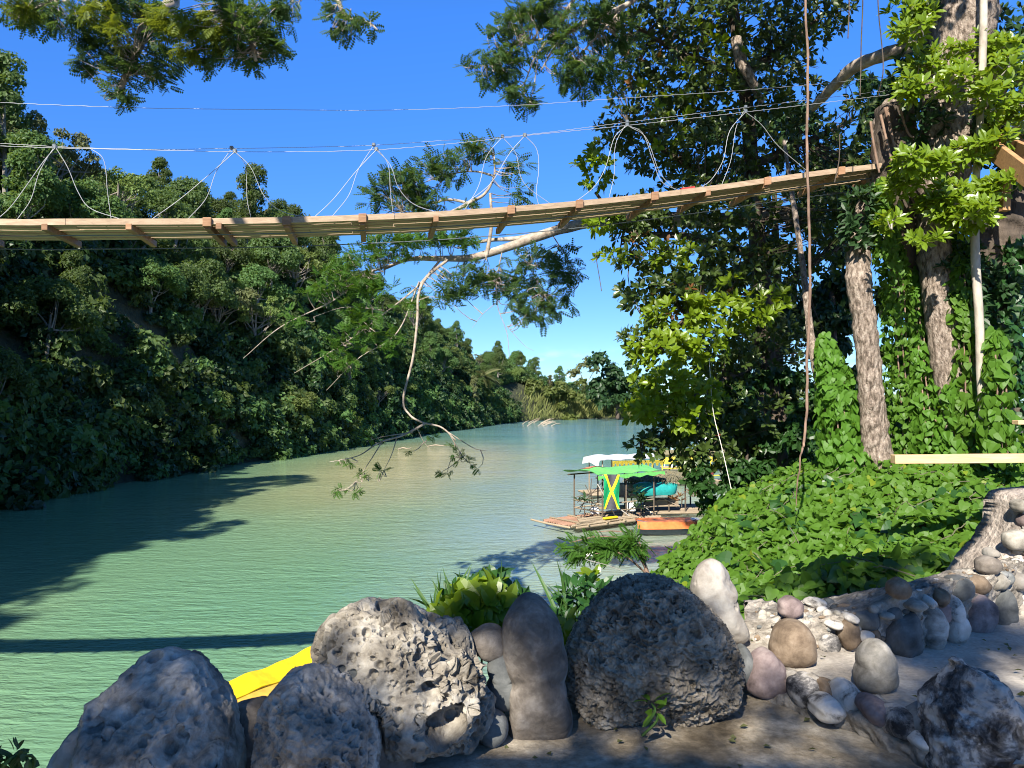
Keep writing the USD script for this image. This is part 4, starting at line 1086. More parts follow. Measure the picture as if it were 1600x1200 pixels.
# ---- the big almond-leaved tree in the middle
rng = RNG(61)
alm = Thing('almond_tree', 'tall broad leaved tree beside the rafts with dark glossy foliage and sunlit yellow-green new leaves', 'tree', tuple(at(1215, 735, 17)))
trunk = px3([(1222, 790, 17.2), (1218, 700, 17.0), (1196, 560, 17.0), (1190, 430, 17.2), (1178, 320, 17.0), (1168, 180, 16.8), (1152, 60, 16.6), (1130, -80, 16.5)])
alm.part('trunk', tube(trunk, [0.30, 0.26, 0.22, 0.19, 0.17, 0.15, 0.13, 0.10], 12, rough=0.15, seed=1, n=60), 'bark_dark', True)
limbs = [px3([(1190, 500, 17.0), (1120, 470, 16.0), (1050, 520, 15.2), (1010, 580, 14.8)]), px3([(1196, 560, 17.0), (1120, 600, 15.8), (1050, 640, 15.0)]), px3([(1185, 400, 17.1), (1080, 370, 16.4), (980, 360, 15.8), (930, 300, 15.6)]),
         px3([(1175, 300, 17.0), (1060, 250, 16.5), (980, 190, 16.3)]), px3([(1170, 260, 16.9), (1260, 220, 17), (1330, 190, 17.5)]), px3([(1160, 120, 16.8), (1060, 80, 16.4), (990, 40, 16.2)]), px3([(1160, 120, 16.8), (1240, 60, 17), (1290, 20, 17)]),
         px3([(1200, 600, 17), (1150, 680, 16), (1090, 700, 15.4)]), px3([(1190, 470, 17.1), (1260, 420, 17.5), (1320, 380, 18)]), px3([(1178, 330, 17), (1120, 300, 16), (1040, 320, 15.4)]), px3([(1200, 620, 17), (1040, 690, 15.4), (1000, 690, 15.0)])]
for L in limbs:
    alm.part('limb', tube(L, np.linspace(0.10, 0.03, len(L)), 7, rough=0.12, seed=2, n=22), 'bark_dark', True)
# pale bare stretch of limb seen near the top
alm.part('limb', tube(px3([(1150, 60, 15.6), (1158, 95, 15.5), (1174, 125, 15.5), (1190, 160, 15.8)]), [0.11, 0.12, 0.10, 0.06], 10, rough=0.12, n=24), 'bark_light', True)
hubs = np.vstack([spline(L, 14) for L in limbs] + [spline(trunk, 40)[8:]])
OLIVE = [(985, 30, 60, 50, 16.4, 1.0, 90), (1075, 35, 70, 55, 16.4, 1.2, 120), (1165, 40, 70, 55, 16.4, 1.2, 120), (1245, 40, 60, 50, 16.8, 1.2, 90), (1290, 20, 40, 40, 17, 1.0, 45), (990, 120, 50, 50, 16.4, 1.0, 70), (1060, 135, 65, 55, 16.3, 1.2, 120),
         (1140, 150, 70, 55, 16.4, 1.2, 110), (1220, 140, 60, 55, 16.8, 1.2, 100), (965, 200, 40, 35, 16.2, 0.8, 36), (1025, 225, 60, 50, 16.2, 1.0, 100), (1105, 235, 65, 50, 16.3, 1.1, 120), (1185, 240, 60, 45, 16.8, 1.1, 90), (1255, 225, 45, 50, 17.2, 1.1, 60),
         (985, 345, 55, 35, 15.8, 0.8, 60), (1060, 320, 60, 40, 15.9, 1.0, 90), (1140, 330, 60, 45, 16.3, 1.1, 80), (1215, 330, 50, 45, 17, 1.1, 55), (1000, 400, 45, 25, 15.6, 0.7, 34), (1090, 410, 60, 45, 16.0, 1.0, 90), (1160, 420, 55, 50, 16.6, 1.1, 90),
         (1225, 420, 50, 55, 17.4, 1.1, 80), (1290, 390, 45, 60, 18, 1.1, 60), (1000, 455, 45, 28, 15.4, 0.7, 40), (1055, 455, 45, 30, 15.5, 0.8, 48), (1130, 560, 60, 60, 16.4, 1.1, 110), (1200, 520, 55, 60, 17, 1.1, 90), (1010, 530, 40, 35, 15.2, 0.8, 40), (1255, 560, 45, 70, 18, 1.1, 80),
         (1090, 700, 55, 40, 15.3, 0.9, 80), (1010, 700, 28, 25, 14.9, 0.5, 22), (1150, 660, 60, 55, 16.0, 1.1, 110), (1210, 650, 50, 60, 17.4, 1.1, 80), (1060, 670, 40, 30, 15.2, 0.7, 44), (1300, 300, 35, 45, 17.6, 1.0, 34), (1335, 140, 30, 40, 17.4, 0.8, 22), (1325, 200, 30, 40, 17, .8, 30), (1345, 260, 30, 40, 16, .8, 40), (1300, 350, 40, 40, 16, .8, 40), (1270, 300, 40, 40, 16.5, .8, 40), (1340, 330, 26, 40, 15, .6, 36)]
NEW_LIT = [(1065, 490, 55, 28, 14.8, 0.6, 34), (1120, 480, 45, 22, 14.8, 0.6, 26), (1175, 490, 38, 28, 15.0, 0.6, 20), (1040, 545, 55, 30, 14.6, 0.7, 36), (1095, 535, 45, 28, 14.7, 0.6, 24), (1045, 600, 55, 32, 14.6, 0.7, 38), (1095, 610, 40, 30, 14.7, 0.6, 24), (1015, 640, 40, 24, 14.6, 0.5, 24),
       (1075, 650, 35, 24, 14.6, 0.5, 16), (928, 262, 30, 28, 15.4, 0.5, 22), (940, 340, 28, 20, 15.4, 0.5, 12), (1030, 400, 22, 14, 15.2, 0.4, 5), (1085, 395, 26, 16, 15.2, 0.4, 6), (1060, 430, 22, 14, 15.2, 0.4, 5), (1140, 440, 10, 8, 15.0, 0.3, 2), (1210, 470, 26, 20, 15.2, 0.4, 6), (955, 400, 22, 16, 15.4, 0.4, 6), (1100, 90, 60, 60, 15.4, 0.8, 12), (1040, 180, 50, 60, 15.4, 0.8, 8)]
C, D = blob_points(rng, OLIVE, 1.45)
alm.part('foliage', rosettes(rng, C, D, LEAF_OBOV, 0.175, 7), 'leaf_almond')
alm.part('twig', twigs_to(rng, C, hubs, every=5), 'bark_dark', kind='stuff')
C2, D2 = blob_points(rng, NEW_LIT, 1.6)
alm.part('foliage', rosettes(rng, C2, D2, LEAF_OBOV, 0.20, 8), 'leaf_almond_new_lit', label='yellow green new leaves coloured brighter for the sun on them')
C3, D3 = blob_points(rng, [(1050, 470, 60, 30, 15.0, 0.5, 12), (1010, 380, 40, 20, 15.4, 0.5, 6), (1160, 460, 30, 20, 15, 0.4, 5), (1000, 110, 40, 40, 15.6, .5, 5)])
alm.part('foliage', rosettes(rng, C3, D3, LEAF_OBOV, 0.15, 5), 'leaf_almond_red', label='old leaves turned rusty orange')

# ---- feathery branches hanging into the top of the picture
def feather_tree(name, label, cat, limbs, blobs, loc, per, size, mats, seed, rad, every=3, bark='bark_branch', twig=0.009):
    rng = RNG(seed)
    t = Thing(name, label, cat, tuple(loc))
    hubs = []
    for L, (r0, r1) in zip(limbs, rad):
        P = px3(L) if len(L[0]) == 3 and not isinstance(L[0], np.ndarray) else L
        t.part('limb', tube(P, np.linspace(r0, r1, len(P)), 8 if r0 > .03 else 5, rough=0.15, seed=3, n=max(10, 8 * len(P))), bark, True)
        hubs.append(spline(P, 8 * len(P)))
    hubs = np.vstack(hubs)
    tr = cKDTree(hubs)
    for m, bl, sz in zip(mats, blobs, np.broadcast_to(size, (len(mats),))):
        if not bl: continue
        C, D = blob_points(rng, bl, per, 0.55)
        _, i = tr.query(C)
        out = unit(C - hubs[i] + 0.5 * rng.normal(size=C.shape) * 0.4)
        x = unit(out + 0.55 * rng.normal(size=C.shape) + Vv(0, 0, -0.15))
        nrm = unit(Vv(0, -0.15, 1.0) + 0.4 * rng.normal(size=C.shape))
        # a little spray of three fronds on each twig end
        allv = []
        for q in range(3):
            xx = unit(x + 0.6 * rng.normal(size=x.shape) * Vv(1, 1, 0.5))
            allv.append(scatter(FROND, C, xx, nrm, sz * (0.65 + 0.6 * rng.random(len(C)))))
        t.part('foliage', cat_mesh(allv), m)
        t.part('twig', twigs_to(rng, C, hubs, twig, every), bark, kind='stuff')
    return t


feather_tree('feather_leaved_branch', 'grey limb with feathery leaves reaching left behind the bridge and drooping to the water', 'branch',
    [[(1260, 330, 17.5), (1120, 345, 17.6), (1000, 340, 17.8), (930, 346, 18), (870, 360, 18), (800, 384, 18.1), (740, 402, 18.2), (690, 404, 18.3), (640, 405, 18.4), (600, 420, 18.2)],
     [(870, 360, 18), (815, 372, 18.2), (760, 376, 18.4), (715, 388, 18.5)], [(930, 346, 18), (905, 338, 18), (890, 330, 18), (870, 345, 18.1)],
     [(650, 345, 18.1), (690, 338, 18), (735, 316, 18), (758, 302, 18), (772, 275, 18), (772, 240, 18)], [(772, 275, 18), (745, 268, 18), (715, 270, 18.1), (690, 280, 18.2)], [(735, 318, 18), (700, 312, 18), (660, 322, 18), (630, 330, 18)], [(760, 402, 18.1), (768, 350, 18), (766, 302, 18)],
     [(705, 402, 18.2), (668, 432, 18), (654, 460, 17.8), (652, 500, 17.6), (645, 560, 17.4), (630, 624, 17.2), (640, 648, 17.1), (660, 660, 17.0), (690, 668, 17.0), (712, 688, 17.0)],
     [(664, 662, 17.0), (630, 680, 16.8), (592, 692, 16.7), (560, 712, 16.6), (515, 722, 16.5)], [(620, 684, 16.8), (612, 710, 16.7), (600, 735, 16.7)], [(596, 692, 16.7), (575, 725, 16.6), (556, 752, 16.5)], [(645, 676, 16.9), (600, 682, 16.8), (572, 690, 16.8)], [(702, 678, 17), (715, 700, 17), (722, 714, 17)], [(700, 675, 17), (740, 700, 17), (760, 704, 17)], [(652, 670, 17), (662, 690, 17), (672, 702, 17)],
     [(690, 404, 18.3), (650, 450, 18), (600, 490, 17.8), (540, 535, 17.6), (460, 583, 17.4)], [(640, 405, 18.4), (570, 430, 18), (520, 470, 17.9), (440, 510, 17.8), (380, 560, 17.8)], [(655, 440, 18), (620, 520, 17.8), (560, 560, 17.7), (510, 610, 17.6)], [(600, 485, 17.9), (540, 480, 17.8), (490, 495, 17.7)],
     [(785, 390, 18.1), (776, 440, 18), (778, 480, 18), (792, 520, 18), (796, 560, 18)], [(800, 384, 18.1), (830, 420, 18), (850, 460, 18)], [(780, 470, 18), (755, 490, 18), (738, 512, 18)], [(860, 362, 18), (890, 410, 18), (905, 440, 18)], [(792, 510, 18), (820, 540, 18), (834, 548, 18)]],
    [[(640, 290, 48, 30, 18, .7, 60), (690, 262, 40, 26, 18, .6, 44), (745, 235, 35, 20, 18, .6, 30), (600, 310, 32, 22, 18, .5, 30), (800, 255, 28, 26, 18, .5, 16), (815, 300, 22, 22, 18, .5, 10), (660, 320, 40, 18, 18, .5, 30), (740, 330, 30, 14, 18, .5, 10), (745, 435, 55, 35, 18.2, .7, 52), (800, 440, 55, 40, 18.2, .7, 58), (855, 470, 45, 26, 18, .6, 40), (830, 492, 35, 14, 18, .5, 18), (880, 430, 36, 40, 18, .6, 34), (850, 400, 50, 20, 18, .6, 30), (700, 460, 35, 22, 18, .5, 18)],
     [(700, 372, 60, 18, 18, .6, 46), (630, 380, 55, 24, 18, .7, 56), (580, 400, 40, 28, 18, .6, 36), (560, 440, 45, 30, 17.8, .6, 34), (520, 430, 28, 26, 17.8, .5, 22), (500, 460, 26, 20, 17.8, .5, 14), (560, 500, 46, 28, 17.7, .6, 36), (535, 560, 34, 24, 17.6, .5, 22), (600, 530, 34, 26, 17.7, .5, 20), (460, 495, 20, 12, 17.7, .4, 8), (640, 470, 26, 24, 18, .5, 14), (540, 530, 30, 12, 17.6, .4, 10), (590, 450, 30, 24, 17.8, .5, 18)],
     [(540, 720, 14, 6, 16.6, .3, 5), (530, 765, 14, 7, 16.6, .3, 7), (566, 742, 12, 8, 16.6, .3, 6), (595, 735, 12, 8, 16.7, .3, 5), (560, 770, 10, 5, 16.6, .2, 3), (580, 684, 16, 5, 16.8, .3, 5), (676, 682, 12, 5, 17, .3, 3), (720, 714, 18, 8, 17, .3, 6), (742, 728, 10, 6, 17, .2, 3), (695, 737, 14, 5, 17, .2, 4), (712, 695, 10, 5, 17, .2, 2), (640, 705, 10, 4, 17, .2, 2)]],
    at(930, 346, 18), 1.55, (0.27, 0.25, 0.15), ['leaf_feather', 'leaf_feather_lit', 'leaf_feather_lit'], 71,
    [(.20, .035), (.09, .02), (.06, .02), (.055, .02), (.03, .01), (.04, .01), (.05, .03), (.036, .018), (.03, .006), (.014, .004), (.014, .004), (.012, .004), (.014, .004), (.012, .004), (.010, .003), (.03, .006), (.03, .006), (.02, .005), (.014, .004), (.016, .005), (.018, .005), (.01, .003), (.016, .004), (.006, .003)])
feather_tree('feather_leaved_branch', 'feathery branch hanging from above left of the tall tree, at the top of the picture', 'branch',
    [[(1060, -80, 14), (990, 0, 14), (905, 40, 14), (870, 70, 14), (845, 110, 14)], [(925, -90, 14), (900, -10, 14), (865, 50, 14), (836, 90, 14), (820, 130, 14)], [(990, -5, 14), (930, 60, 14), (900, 90, 14)], [(850, 60, 14), (810, 70, 14), (770, 100, 14), (735, 102, 14)], [(840, 90, 14), (835, 130, 14), (828, 160, 14)]],
    [[(800, 50, 42, 30, 14, .6, 40), (830, 20, 36, 24, 14, .5, 30), (790, 90, 46, 22, 14, .5, 38), (780, 115, 34, 18, 14, .5, 24), (810, 145, 26, 16, 14, .4, 18), (833, 160, 16, 12, 14, .3, 10), (880, 60, 40, 40, 14, .6, 46), (930, 30, 40, 36, 14, .6, 50), (900, 110, 36, 24, 14, .5, 36), (935, 110, 34, 26, 14, .5, 30), (860, 20, 30, 22, 14, .5, 22), (728, 102, 10, 4, 14, .2, 3), (905, 140, 12, 10, 14, .2, 4), (970, 60, 30, 40, 14, .5, 26)], [(870, 10, 50, 14, 14, .4, 14)]],
    at(1060, -80, 14), 1.7, 0.22, ['leaf_feather', 'leaf_feather_lit'], 72, [(.07, .012), (.045, .01), (.03, .01), (.02, .005), (.016, .005)])

# ------------------------------------------------------------ the big tree at the right that carries the bridge, its vines and the platform
rng = RNG(81)
big = Thing('bridge_tree', 'huge tree with several trunks at the right holding the end of the bridge', 'tree', tuple(at(1475, 690, 11)))
def trunk(pts, radii, m, sides=18, rough=0.22, freq=8, seed=0, n=80, who=None, label=None, name='trunk'):
    (who or big).part(name, tube(px3(pts), radii, sides, rough=rough, seed=seed, freq=freq, n=n), m, True, label=label)
trunk([(1376, 745, 11.0), (1368, 690, 11.0), (1360, 600, 11.0), (1350, 500, 11.05), (1341, 430, 11.1), (1345, 360, 11.3), (1362, 300, 11.5)], [.24, .19, .165, .165, .17, .15, .14], 'bark_light', seed=1, n=160, sides=26)
trunk([(1500, 730, 10.8), (1492, 650, 10.8), (1478, 560, 10.8), (1466, 450, 10.85), (1464, 380, 10.9), (1474, 280, 11.0), (1486, 180, 11.1), (1500, 60, 11.2), (1512, -60, 11.3), (1530, -250, 11.5)], [.24, .21, .20, .22, .25, .33, .40, .46, .5, .5], 'bark_light', 22, seed=2, n=120)
trunk([(1450, 600, 11.4), (1440, 520, 11.4), (1420, 440, 11.4), (1412, 370, 11.3), (1404, 300, 11.2), (1400, 230, 11.2), (1398, 168, 11.2)], [.11, .13, .17, .24, .33, .32, .25], 'bark_dark', 20, .3, 5, 3, 90, label='dark broken stump with a hollow and hanging roots')
trunk([(1378, 300, 11.3), (1388, 240, 11.3), (1384, 190, 11.3), (1392, 160, 11.35)], [.22, .22, .17, .10], 'bark_light', 14, .35, 6, 4)
trunk([(1530, 720, 11.6), (1528, 600, 11.6), (1532, 480, 11.6), (1555, 390, 11.5), (1580, 330, 11.4), (1640, 240, 11.4)], [.34, .32, .34, .40, .38, .36], 'bark_dark', 18, seed=5)
trunk([(1300, 690, 11.6), (1290, 640, 11.6), (1277, 580, 11.8), (1266, 520, 12.2), (1256, 430, 12.8), (1240, 320, 13.4), (1225, 220, 14)], [.11, .09, .075, .06, .05, .045, .03], 'bark_light', 12, seed=6, label='thin leaning stem half hidden by creepers')
trunk([(1545, 100, 11.0), (1552, 180, 11.0), (1556, 240, 11.1)], [.2, .18, .15], 'bark_light', 14, seed=7)
trunk([(1480, 50, 11.2), (1420, 74, 11.6), (1385, 84, 11.9), (1335, 104, 12.5), (1300, 138, 13.2), (1270, 168, 14)], [.13, .12, .11, .10, .09, .07], 'bark_branch', 12, .25, 5, 8, name='limb')
trunk([(1446, 640, 11.9), (1420, 600, 12.3), (1440, 540, 12.4)], [.12, .11, .10], 'bark_light', 10, seed=9)
# roots hanging down the stump
for k, pts in enumerate([[(1382, 168, 10.85), (1392, 200, 10.85), (1398, 235, 10.8), (1410, 280, 10.8), (1428, 318, 10.9)], [(1386, 165, 10.85), (1394, 215, 10.8), (1408, 262, 10.8), (1420, 300, 10.8)], [(1404, 158, 10.8), (1412, 190, 10.8), (1422, 212, 10.8), (1434, 214, 10.8)],
                         [(1376, 180, 10.9), (1388, 230, 10.8), (1400, 275, 10.8), (1424, 330, 10.85)], [(1360, 190, 10.95), (1366, 230, 10.95), (1374, 270, 10.95)]]):
    big.part('root', tube(px3(pts), [.02, .018, .015, .013, .012][:len(pts)], 6, rough=.2, n=24), 'liana', True)
# bright leaf clusters growing on it
FIG = [(1431, 47, 24, 15, 10.0, 0.28, 17), (1480, 87, 30, 16, 10.38, 0.28, 16), (1407, 24, 16, 23, 10.71, 0.28, 14), (1441, 28, 17, 20, 10.64, 0.28, 14), (1445, 114, 27, 21, 10.36, 0.28, 12), (1426, 107, 17, 15, 10.6, 0.28, 10), (1422, 141, 22, 17, 10.23, 0.28, 14), (1491, 120, 25, 13, 10.36, 0.28, 14), (1535, 66, 23, 22, 10.67, 0.28, 12), (1565, 87, 16, 24, 10.57, 0.28, 17), (1599, 120, 16, 19, 10.62, 0.28, 16), (1554, 169, 28, 26, 10.08, 0.28, 14), (1556, 116, 24, 28, 10.12, 0.28, 13), (1482, 132, 26, 16, 10.08, 0.28, 11), (1539, 146, 18, 13, 9.89, 0.28, 11), (1599, 165, 13, 24, 10.05, 0.28, 15), (1571, 192, 21, 23, 10.64, 0.28, 12), (1421, 251, 19, 14, 9.75, 0.28, 18), (1464, 255, 19, 12, 9.74, 0.28, 13), (1464, 260, 17, 9, 10.29, 0.28, 13), (1510, 241, 28, 15, 10.18, 0.28, 14), (1420, 274, 18, 16, 10.27, 0.28, 16), (1410, 296, 26, 14, 10.2, 0.28, 13), (1478, 304, 26, 20, 10.22, 0.28, 17), (1504, 317, 33, 11, 10.17, 0.28, 17), (1544, 294, 19, 14, 10.06, 0.28, 18), (1528, 308, 21, 12, 10.29, 0.28, 14), (1471, 318, 36, 17, 10.15, 0.28, 20), (1471, 322, 33, 13, 10.16, 0.28, 22), (1498, 336, 21, 11, 9.93, 0.28, 19), (1530, 340, 23, 14, 10.06, 0.28, 20), (1445, 374, 27, 6, 9.88, 0.28, 8), (1493, 360, 18, 8, 10.22, 0.28, 7), (1555, 298, 18, 8, 9.9, 0.28, 6), (1581, 284, 18, 7, 9.79, 0.28, 6), (1526, 330, 16, 13, 9.59, 0.28, 8), (1530, 315, 20, 14, 10.02, 0.28, 7), (1393, 346, 14, 10, 9.94, 0.28, 4), (1390, 354, 13, 10, 10.34, 0.28, 5), (1555, 219, 17, 14, 10.12, 0.28, 8), (1535, 227, 23, 12, 10.1, 0.28, 6)]
C, D = blob_points(rng, FIG, 1.55)
big.part('foliage', rosettes(rng, C, D + Vv(-.3, -.4, .3), LEAF_FIG, 0.155, 7), 'leaf_fig', label='bright yellow green leaves in clusters')
hubs = np.vstack([spline(px3([(1500, 730, 10.8), (1478, 560, 10.8), (1464, 380, 10.7), (1474, 280, 10.6), (1486, 180, 10.7), (1500, 60, 10.8)]), 40), [at(b[0], b[1], b[4] + .2) for b in FIG]])
big.part('twig', twigs_to(rng, C, hubs, .010, 4), 'twig_grey', kind='stuff')
DARKF = [(1440, 190, 30, 40, 10.9, .3, 30), (1530, 200, 34, 60, 10.9, .3, 50), (1560, 110, 50, 70, 11.2, .4, 60), (1470, 30, 60, 40, 11.4, .4, 40), (1590, 40, 40, 40, 11.2, .4, 36), (1500, 420, 34, 60, 10.7, .25, 40), (1510, 500, 28, 50, 10.8, .25, 34), (1560, 460, 28, 90, 11.2, .3, 50), (1340, 340, 22, 60, 11.0, .25, 40), (1385, 250, 20, 40, 11.5, .3, 18), (1440, 120, 50, 60, 11.4, .4, 50), (1590, 250, 20, 40, 10.9, .3, 14)]
C, D = blob_points(rng, DARKF, 1.3)
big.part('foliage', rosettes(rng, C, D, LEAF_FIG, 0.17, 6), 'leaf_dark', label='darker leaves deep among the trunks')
# crown high above the picture: it shades the trees behind
CROWN = [(Vv(x, y, z), r) for x, y, z, r in [(2.0, 8.5, 14.2, 1.7), (4.6, 8.0, 14.5, 1.9), (3.0, 11.0, 15.0, 2.0), (6.0, 10.6, 15.5, 2.2), (8.4, 9.0, 15.0, 2.0), (1.0, 11.0, 14.6, 1.6), (9.0, 12.5, 15.4, 2.2), (5.0, 13.5, 16.2, 2.2), (2.0, 14.0, 15.5, 1.8), (7.4, 14.8, 16.6, 2.0), (11, 10.5, 14.8, 2.0)]]
lumps = []
for c, r in CROWN:
    for _ in range(7):
        lumps.append([*(c + rng.normal(size=3) * r * Vv(.5, .5, .28)), r * (.3 + .25 * rng.random())])
big.part('foliage', crown_mesh(rng, lumps, 9000, 0.24, 0.5, BLADE2), 'leaf_almond', label='high crown above the picture')
for c, r in CROWN:
    big.part('limb', tube([at(1505, 0, 11.25), (at(1505, 0, 11.25) + c) / 2 + Vv(0, 0, 0.8), c], [.16, .10, .04], 7, n=12), 'bark_dark', True)

# ---- a pale bare pole of a tree beside it
pole = Thing('slender_tree', 'thin pale bare stem standing straight in front of the big trunk, lower right', 'tree', tuple(at(1536, 690, 10.2)))
trunk([(1546, 720, 10.2), (1540, 690, 10.2), (1533, 600, 10.2), (1530, 500, 10.2), (1524, 400, 10.25), (1524, 300, 10.3), (1530, 210, 10.3), (1535, 100, 10.4), (1537, 0, 10.5), (1537, -120, 10.6)], [.066, .058, .055, .055, .058, .05, .045, .05, .05, .05], 'bark_pole', 14, .06, 6, 11, 70, pole)

# ---- hanging ropes of creeper
_lp = lambda P: [p + Vv(.018 * (meshkit.noise(Vv(k * .45, 3, 1)) - .5), .01 * math.cos(k * 2.3), 0) for k, p in enumerate(spline(P, 46))]
solid('hanging_liana', tube(_lp(px3([(1255, -150, 9.3), (1259, 0, 9.3), (1262, 120, 9.3), (1261, 240, 9.3), (1264, 330, 9.3), (1266, 450, 9.3), (1262, 560, 9.3), (1260, 640, 9.3), (1256, 690, 9.3), (1253, 705, 9.3), (1247, 745, 9.3), (1243, 790, 9.4)])), np.interp(np.linspace(0, 1, 46), [0, .3, .6, .8, 1], [.014, .017, .017, .013, .006]), 9, rough=.3, seed=4, freq=16, n=150), 'liana',
      'long brown twisted liana hanging straight down past the end of the bridge', 'liana', True)
for pts, l in [([(1326, -80, 9.8), (1327, 0, 9.8), (1325, 60, 9.8)], 'leftmost of three thin dark lianas against the sky at the top right'), ([(1348, -80, 9.8), (1348, 10, 9.8), (1346, 60, 9.8), (1344, 150, 9.9)], 'middle one of three thin dark lianas against the sky at the top right'),
               ([(1368, -80, 9.8), (1373, 20, 9.8), (1377, 60, 9.8), (1380, 110, 9.8), (1372, 150, 10)], 'rightmost of three thin dark lianas against the sky at the top right'),
               ([(930, 395, 15), (936, 430, 15), (940, 455, 15)], 'short dark liana end dangling against the sky below the bridge'),
               ([(1108, 560, 14.3), (1114, 640, 14.2), (1128, 700, 14), (1145, 775, 13.6)], 'thin pale rope slanting down through the almond leaves beside the rafts'),
               ([(1312, 210, 10), (1311, 250, 10), (1304, 285, 10)], 'thin cord hanging over the deck near the end of the bridge')]:
    solid('hanging_liana', tube(px3(pts), [.008] * len(pts), 5, n=24), 'rope_pale' if 'pale' in l else 'bark_dark', l, 'liana', True)

# ---- tree house platform at the right edge
plat = Thing('tree_platform', 'brown timber platform framed with beams around the big trunk at the right edge', 'platform', tuple(at(1590, 240, 10.6)))
def beam(a, b, w, h, m='platform_wood', name='beam', who=None):
    (who or plat).part(name, bar(at(*a), at(*b), w, h), m)
beam((1552, 234, 10.2), (1700, 348, 8.2), .07, .24); beam((1548, 210, 11.8), (1760, 200, 11.2), .07, .20); beam((1530, 205, 11.6), (1605, 238, 9.8), .06, .18)
for k in range(5):
    beam((1556 + 18 * k, 213 + 10 * k, 11.2 - .42 * k), (1760, 208 + 14 * k, 10.8 - .45 * k), .20, .035, name='deck_board')
beam((1570, 268, 9.9), (1570, 330, 9.9), .10, .10, name='post')
# new lumber
beam_px = [(1395, 717.5, 7.6), (1760, 714.5, 7.4)]
solid('loose_plank', bar(at(*beam_px[0]), at(*beam_px[1]), .12, .085, .004), 'new_lumber', 'long new yellow timber beam lying level over the vines at the right', 'beam')
solid('loose_plank', bar(at(1586, 660, 9), at(1750, 657, 9), .12, .05, .004), 'new_lumber', 'short end of a pale board sticking in at the right edge above the long beam', 'beam')
solid('loose_plank', bar(at(1575, 641, 11), at(1750, 640, 11), .12, .07, .004), 'dark_pole', 'shaded brown board behind the creepers at the right edge', 'beam')

# ------------------------------------------------------------ creepers and plants on the near bank
rng = RNG(91)


def vine_height(x, y):
    q = np.stack([x, y, 0 * x], -1)
    hump = 0.62 * (meshkit.fbm(q * 0.9, 2, 31) - .3) + 0.35 * np.clip(meshkit.noise(q * 2.6, 35) - .45, 0, 1)
    return 0.05 + np.clip(hump, 0, 1) * 0.85 * np.clip((y - 4.5) / 2.0, 0.2, 1.0)


def vine_field(n, lo, hi, size, seed, mask):
    g = RNG(seed)
    x = lo[0] + (hi[0] - lo[0]) * g.random(n); y = lo[1] + (hi[1] - lo[1]) * g.random(n)
    t = poly_dist(SHORE_R, x, y); e = poly_dist(EDGE, x, y)
    ok = (t > -0.1) & (e > 0.10) & mask(x, y, t)
    x, y = x[ok], y[ok]
    gz = ground_z(x, y)
    z = gz + vine_height(x, y) * (1 - 0.75 * g.random(len(x)) ** 1.6) + .05 * np.abs(g.normal(size=len(x)))
    eps = 0.15
    nx = -(ground_z(x + eps, y) + vine_height(x + eps, y) - ground_z(x - eps, y) - vine_height(x - eps, y)) / (2 * eps)
    ny = -(ground_z(x, y + eps) + vine_height(x, y + eps) - ground_z(x, y - eps) - vine_height(x, y - eps)) / (2 * eps)
    nrm = unit(unit(np.stack([nx, ny, np.ones_like(nx)], 1)) + Vv(-.12, -.42, .1) + 0.6 * g.normal(size=(len(x), 3)))
    xd = unit(np.stack([nx, ny, 0 * nx], 1) * 0.8 + Vv(0, -.25, -.35) + 0.6 * g.normal(size=(len(x), 3)))
    xd = xd - nrm * (xd * nrm).sum(1, keepdims=True)
    return scatter(HEART, np.stack([x, y, z], 1), xd, nrm, size * (0.55 + 0.75 * g.random(len(x)) ** 1.3))


near = vine_field(20000, (-0.6, 4.6), (9, 8.5), 0.108, 1, lambda x, y, t: x > 0.75 - 0.35 * (y - 4.6))
mid = vine_field(24000, (-0.6, 8.5), (10, 13.0), 0.108, 2, lambda x, y, t: t > -.1)
far = vine_field(8000, (0, 13.0), (10, 22), 0.15, 3, lambda x, y, t: (t < 4.5))
solid('vine_cover', cat_mesh([near, mid, far]), 'leaf_vine', 'thick bright green carpet of heart leaved creeper over the bank behind the wall', 'creeper', kind='stuff')
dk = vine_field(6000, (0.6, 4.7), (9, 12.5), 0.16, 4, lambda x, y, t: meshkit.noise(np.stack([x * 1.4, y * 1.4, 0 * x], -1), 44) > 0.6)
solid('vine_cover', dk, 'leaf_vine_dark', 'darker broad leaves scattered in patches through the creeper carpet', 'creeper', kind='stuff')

yl = vine_field(1700, (-0.6, 4.6), (9, 13), 0.11, 5, lambda x, y, t: meshkit.noise(np.stack([x * .8, y * .8, 0 * x], -1), 47) > .42)
solid('vine_cover', yl, 'leaf_vine_yellow', 'scattered yellowing leaves in the creeper carpet', 'creeper', kind='stuff')
g = RNG(17); al = []
for k in range(130):
    x0, y0 = 1.2 + 6 * g.random(), 5.2 + 6.5 * g.random(); a = g.random() * 6.28; L = .25 + .5 * g.random()
    xs = x0 + np.cos(a) * L * np.linspace(0, 1, 5) + .05 * g.normal(size=5); ys = y0 + np.sin(a) * L * np.linspace(0, 1, 5) + .05 * g.normal(size=5)
    if poly_dist(EDGE, xs, ys).min() < .15: continue
    al.append(tube(np.stack([xs, ys, ground_z(xs, ys) + vine_height(xs, ys) + .02 + .10 * np.sin(np.linspace(0, 3.1, 5)) * g.random()], 1), [.005] * 5, 4, n=8))
solid('vine_stems', cat_mesh(al), 'thatch_blade', 'thin pale runners trailing over the creeper carpet', 'creeper stems', kind='stuff')


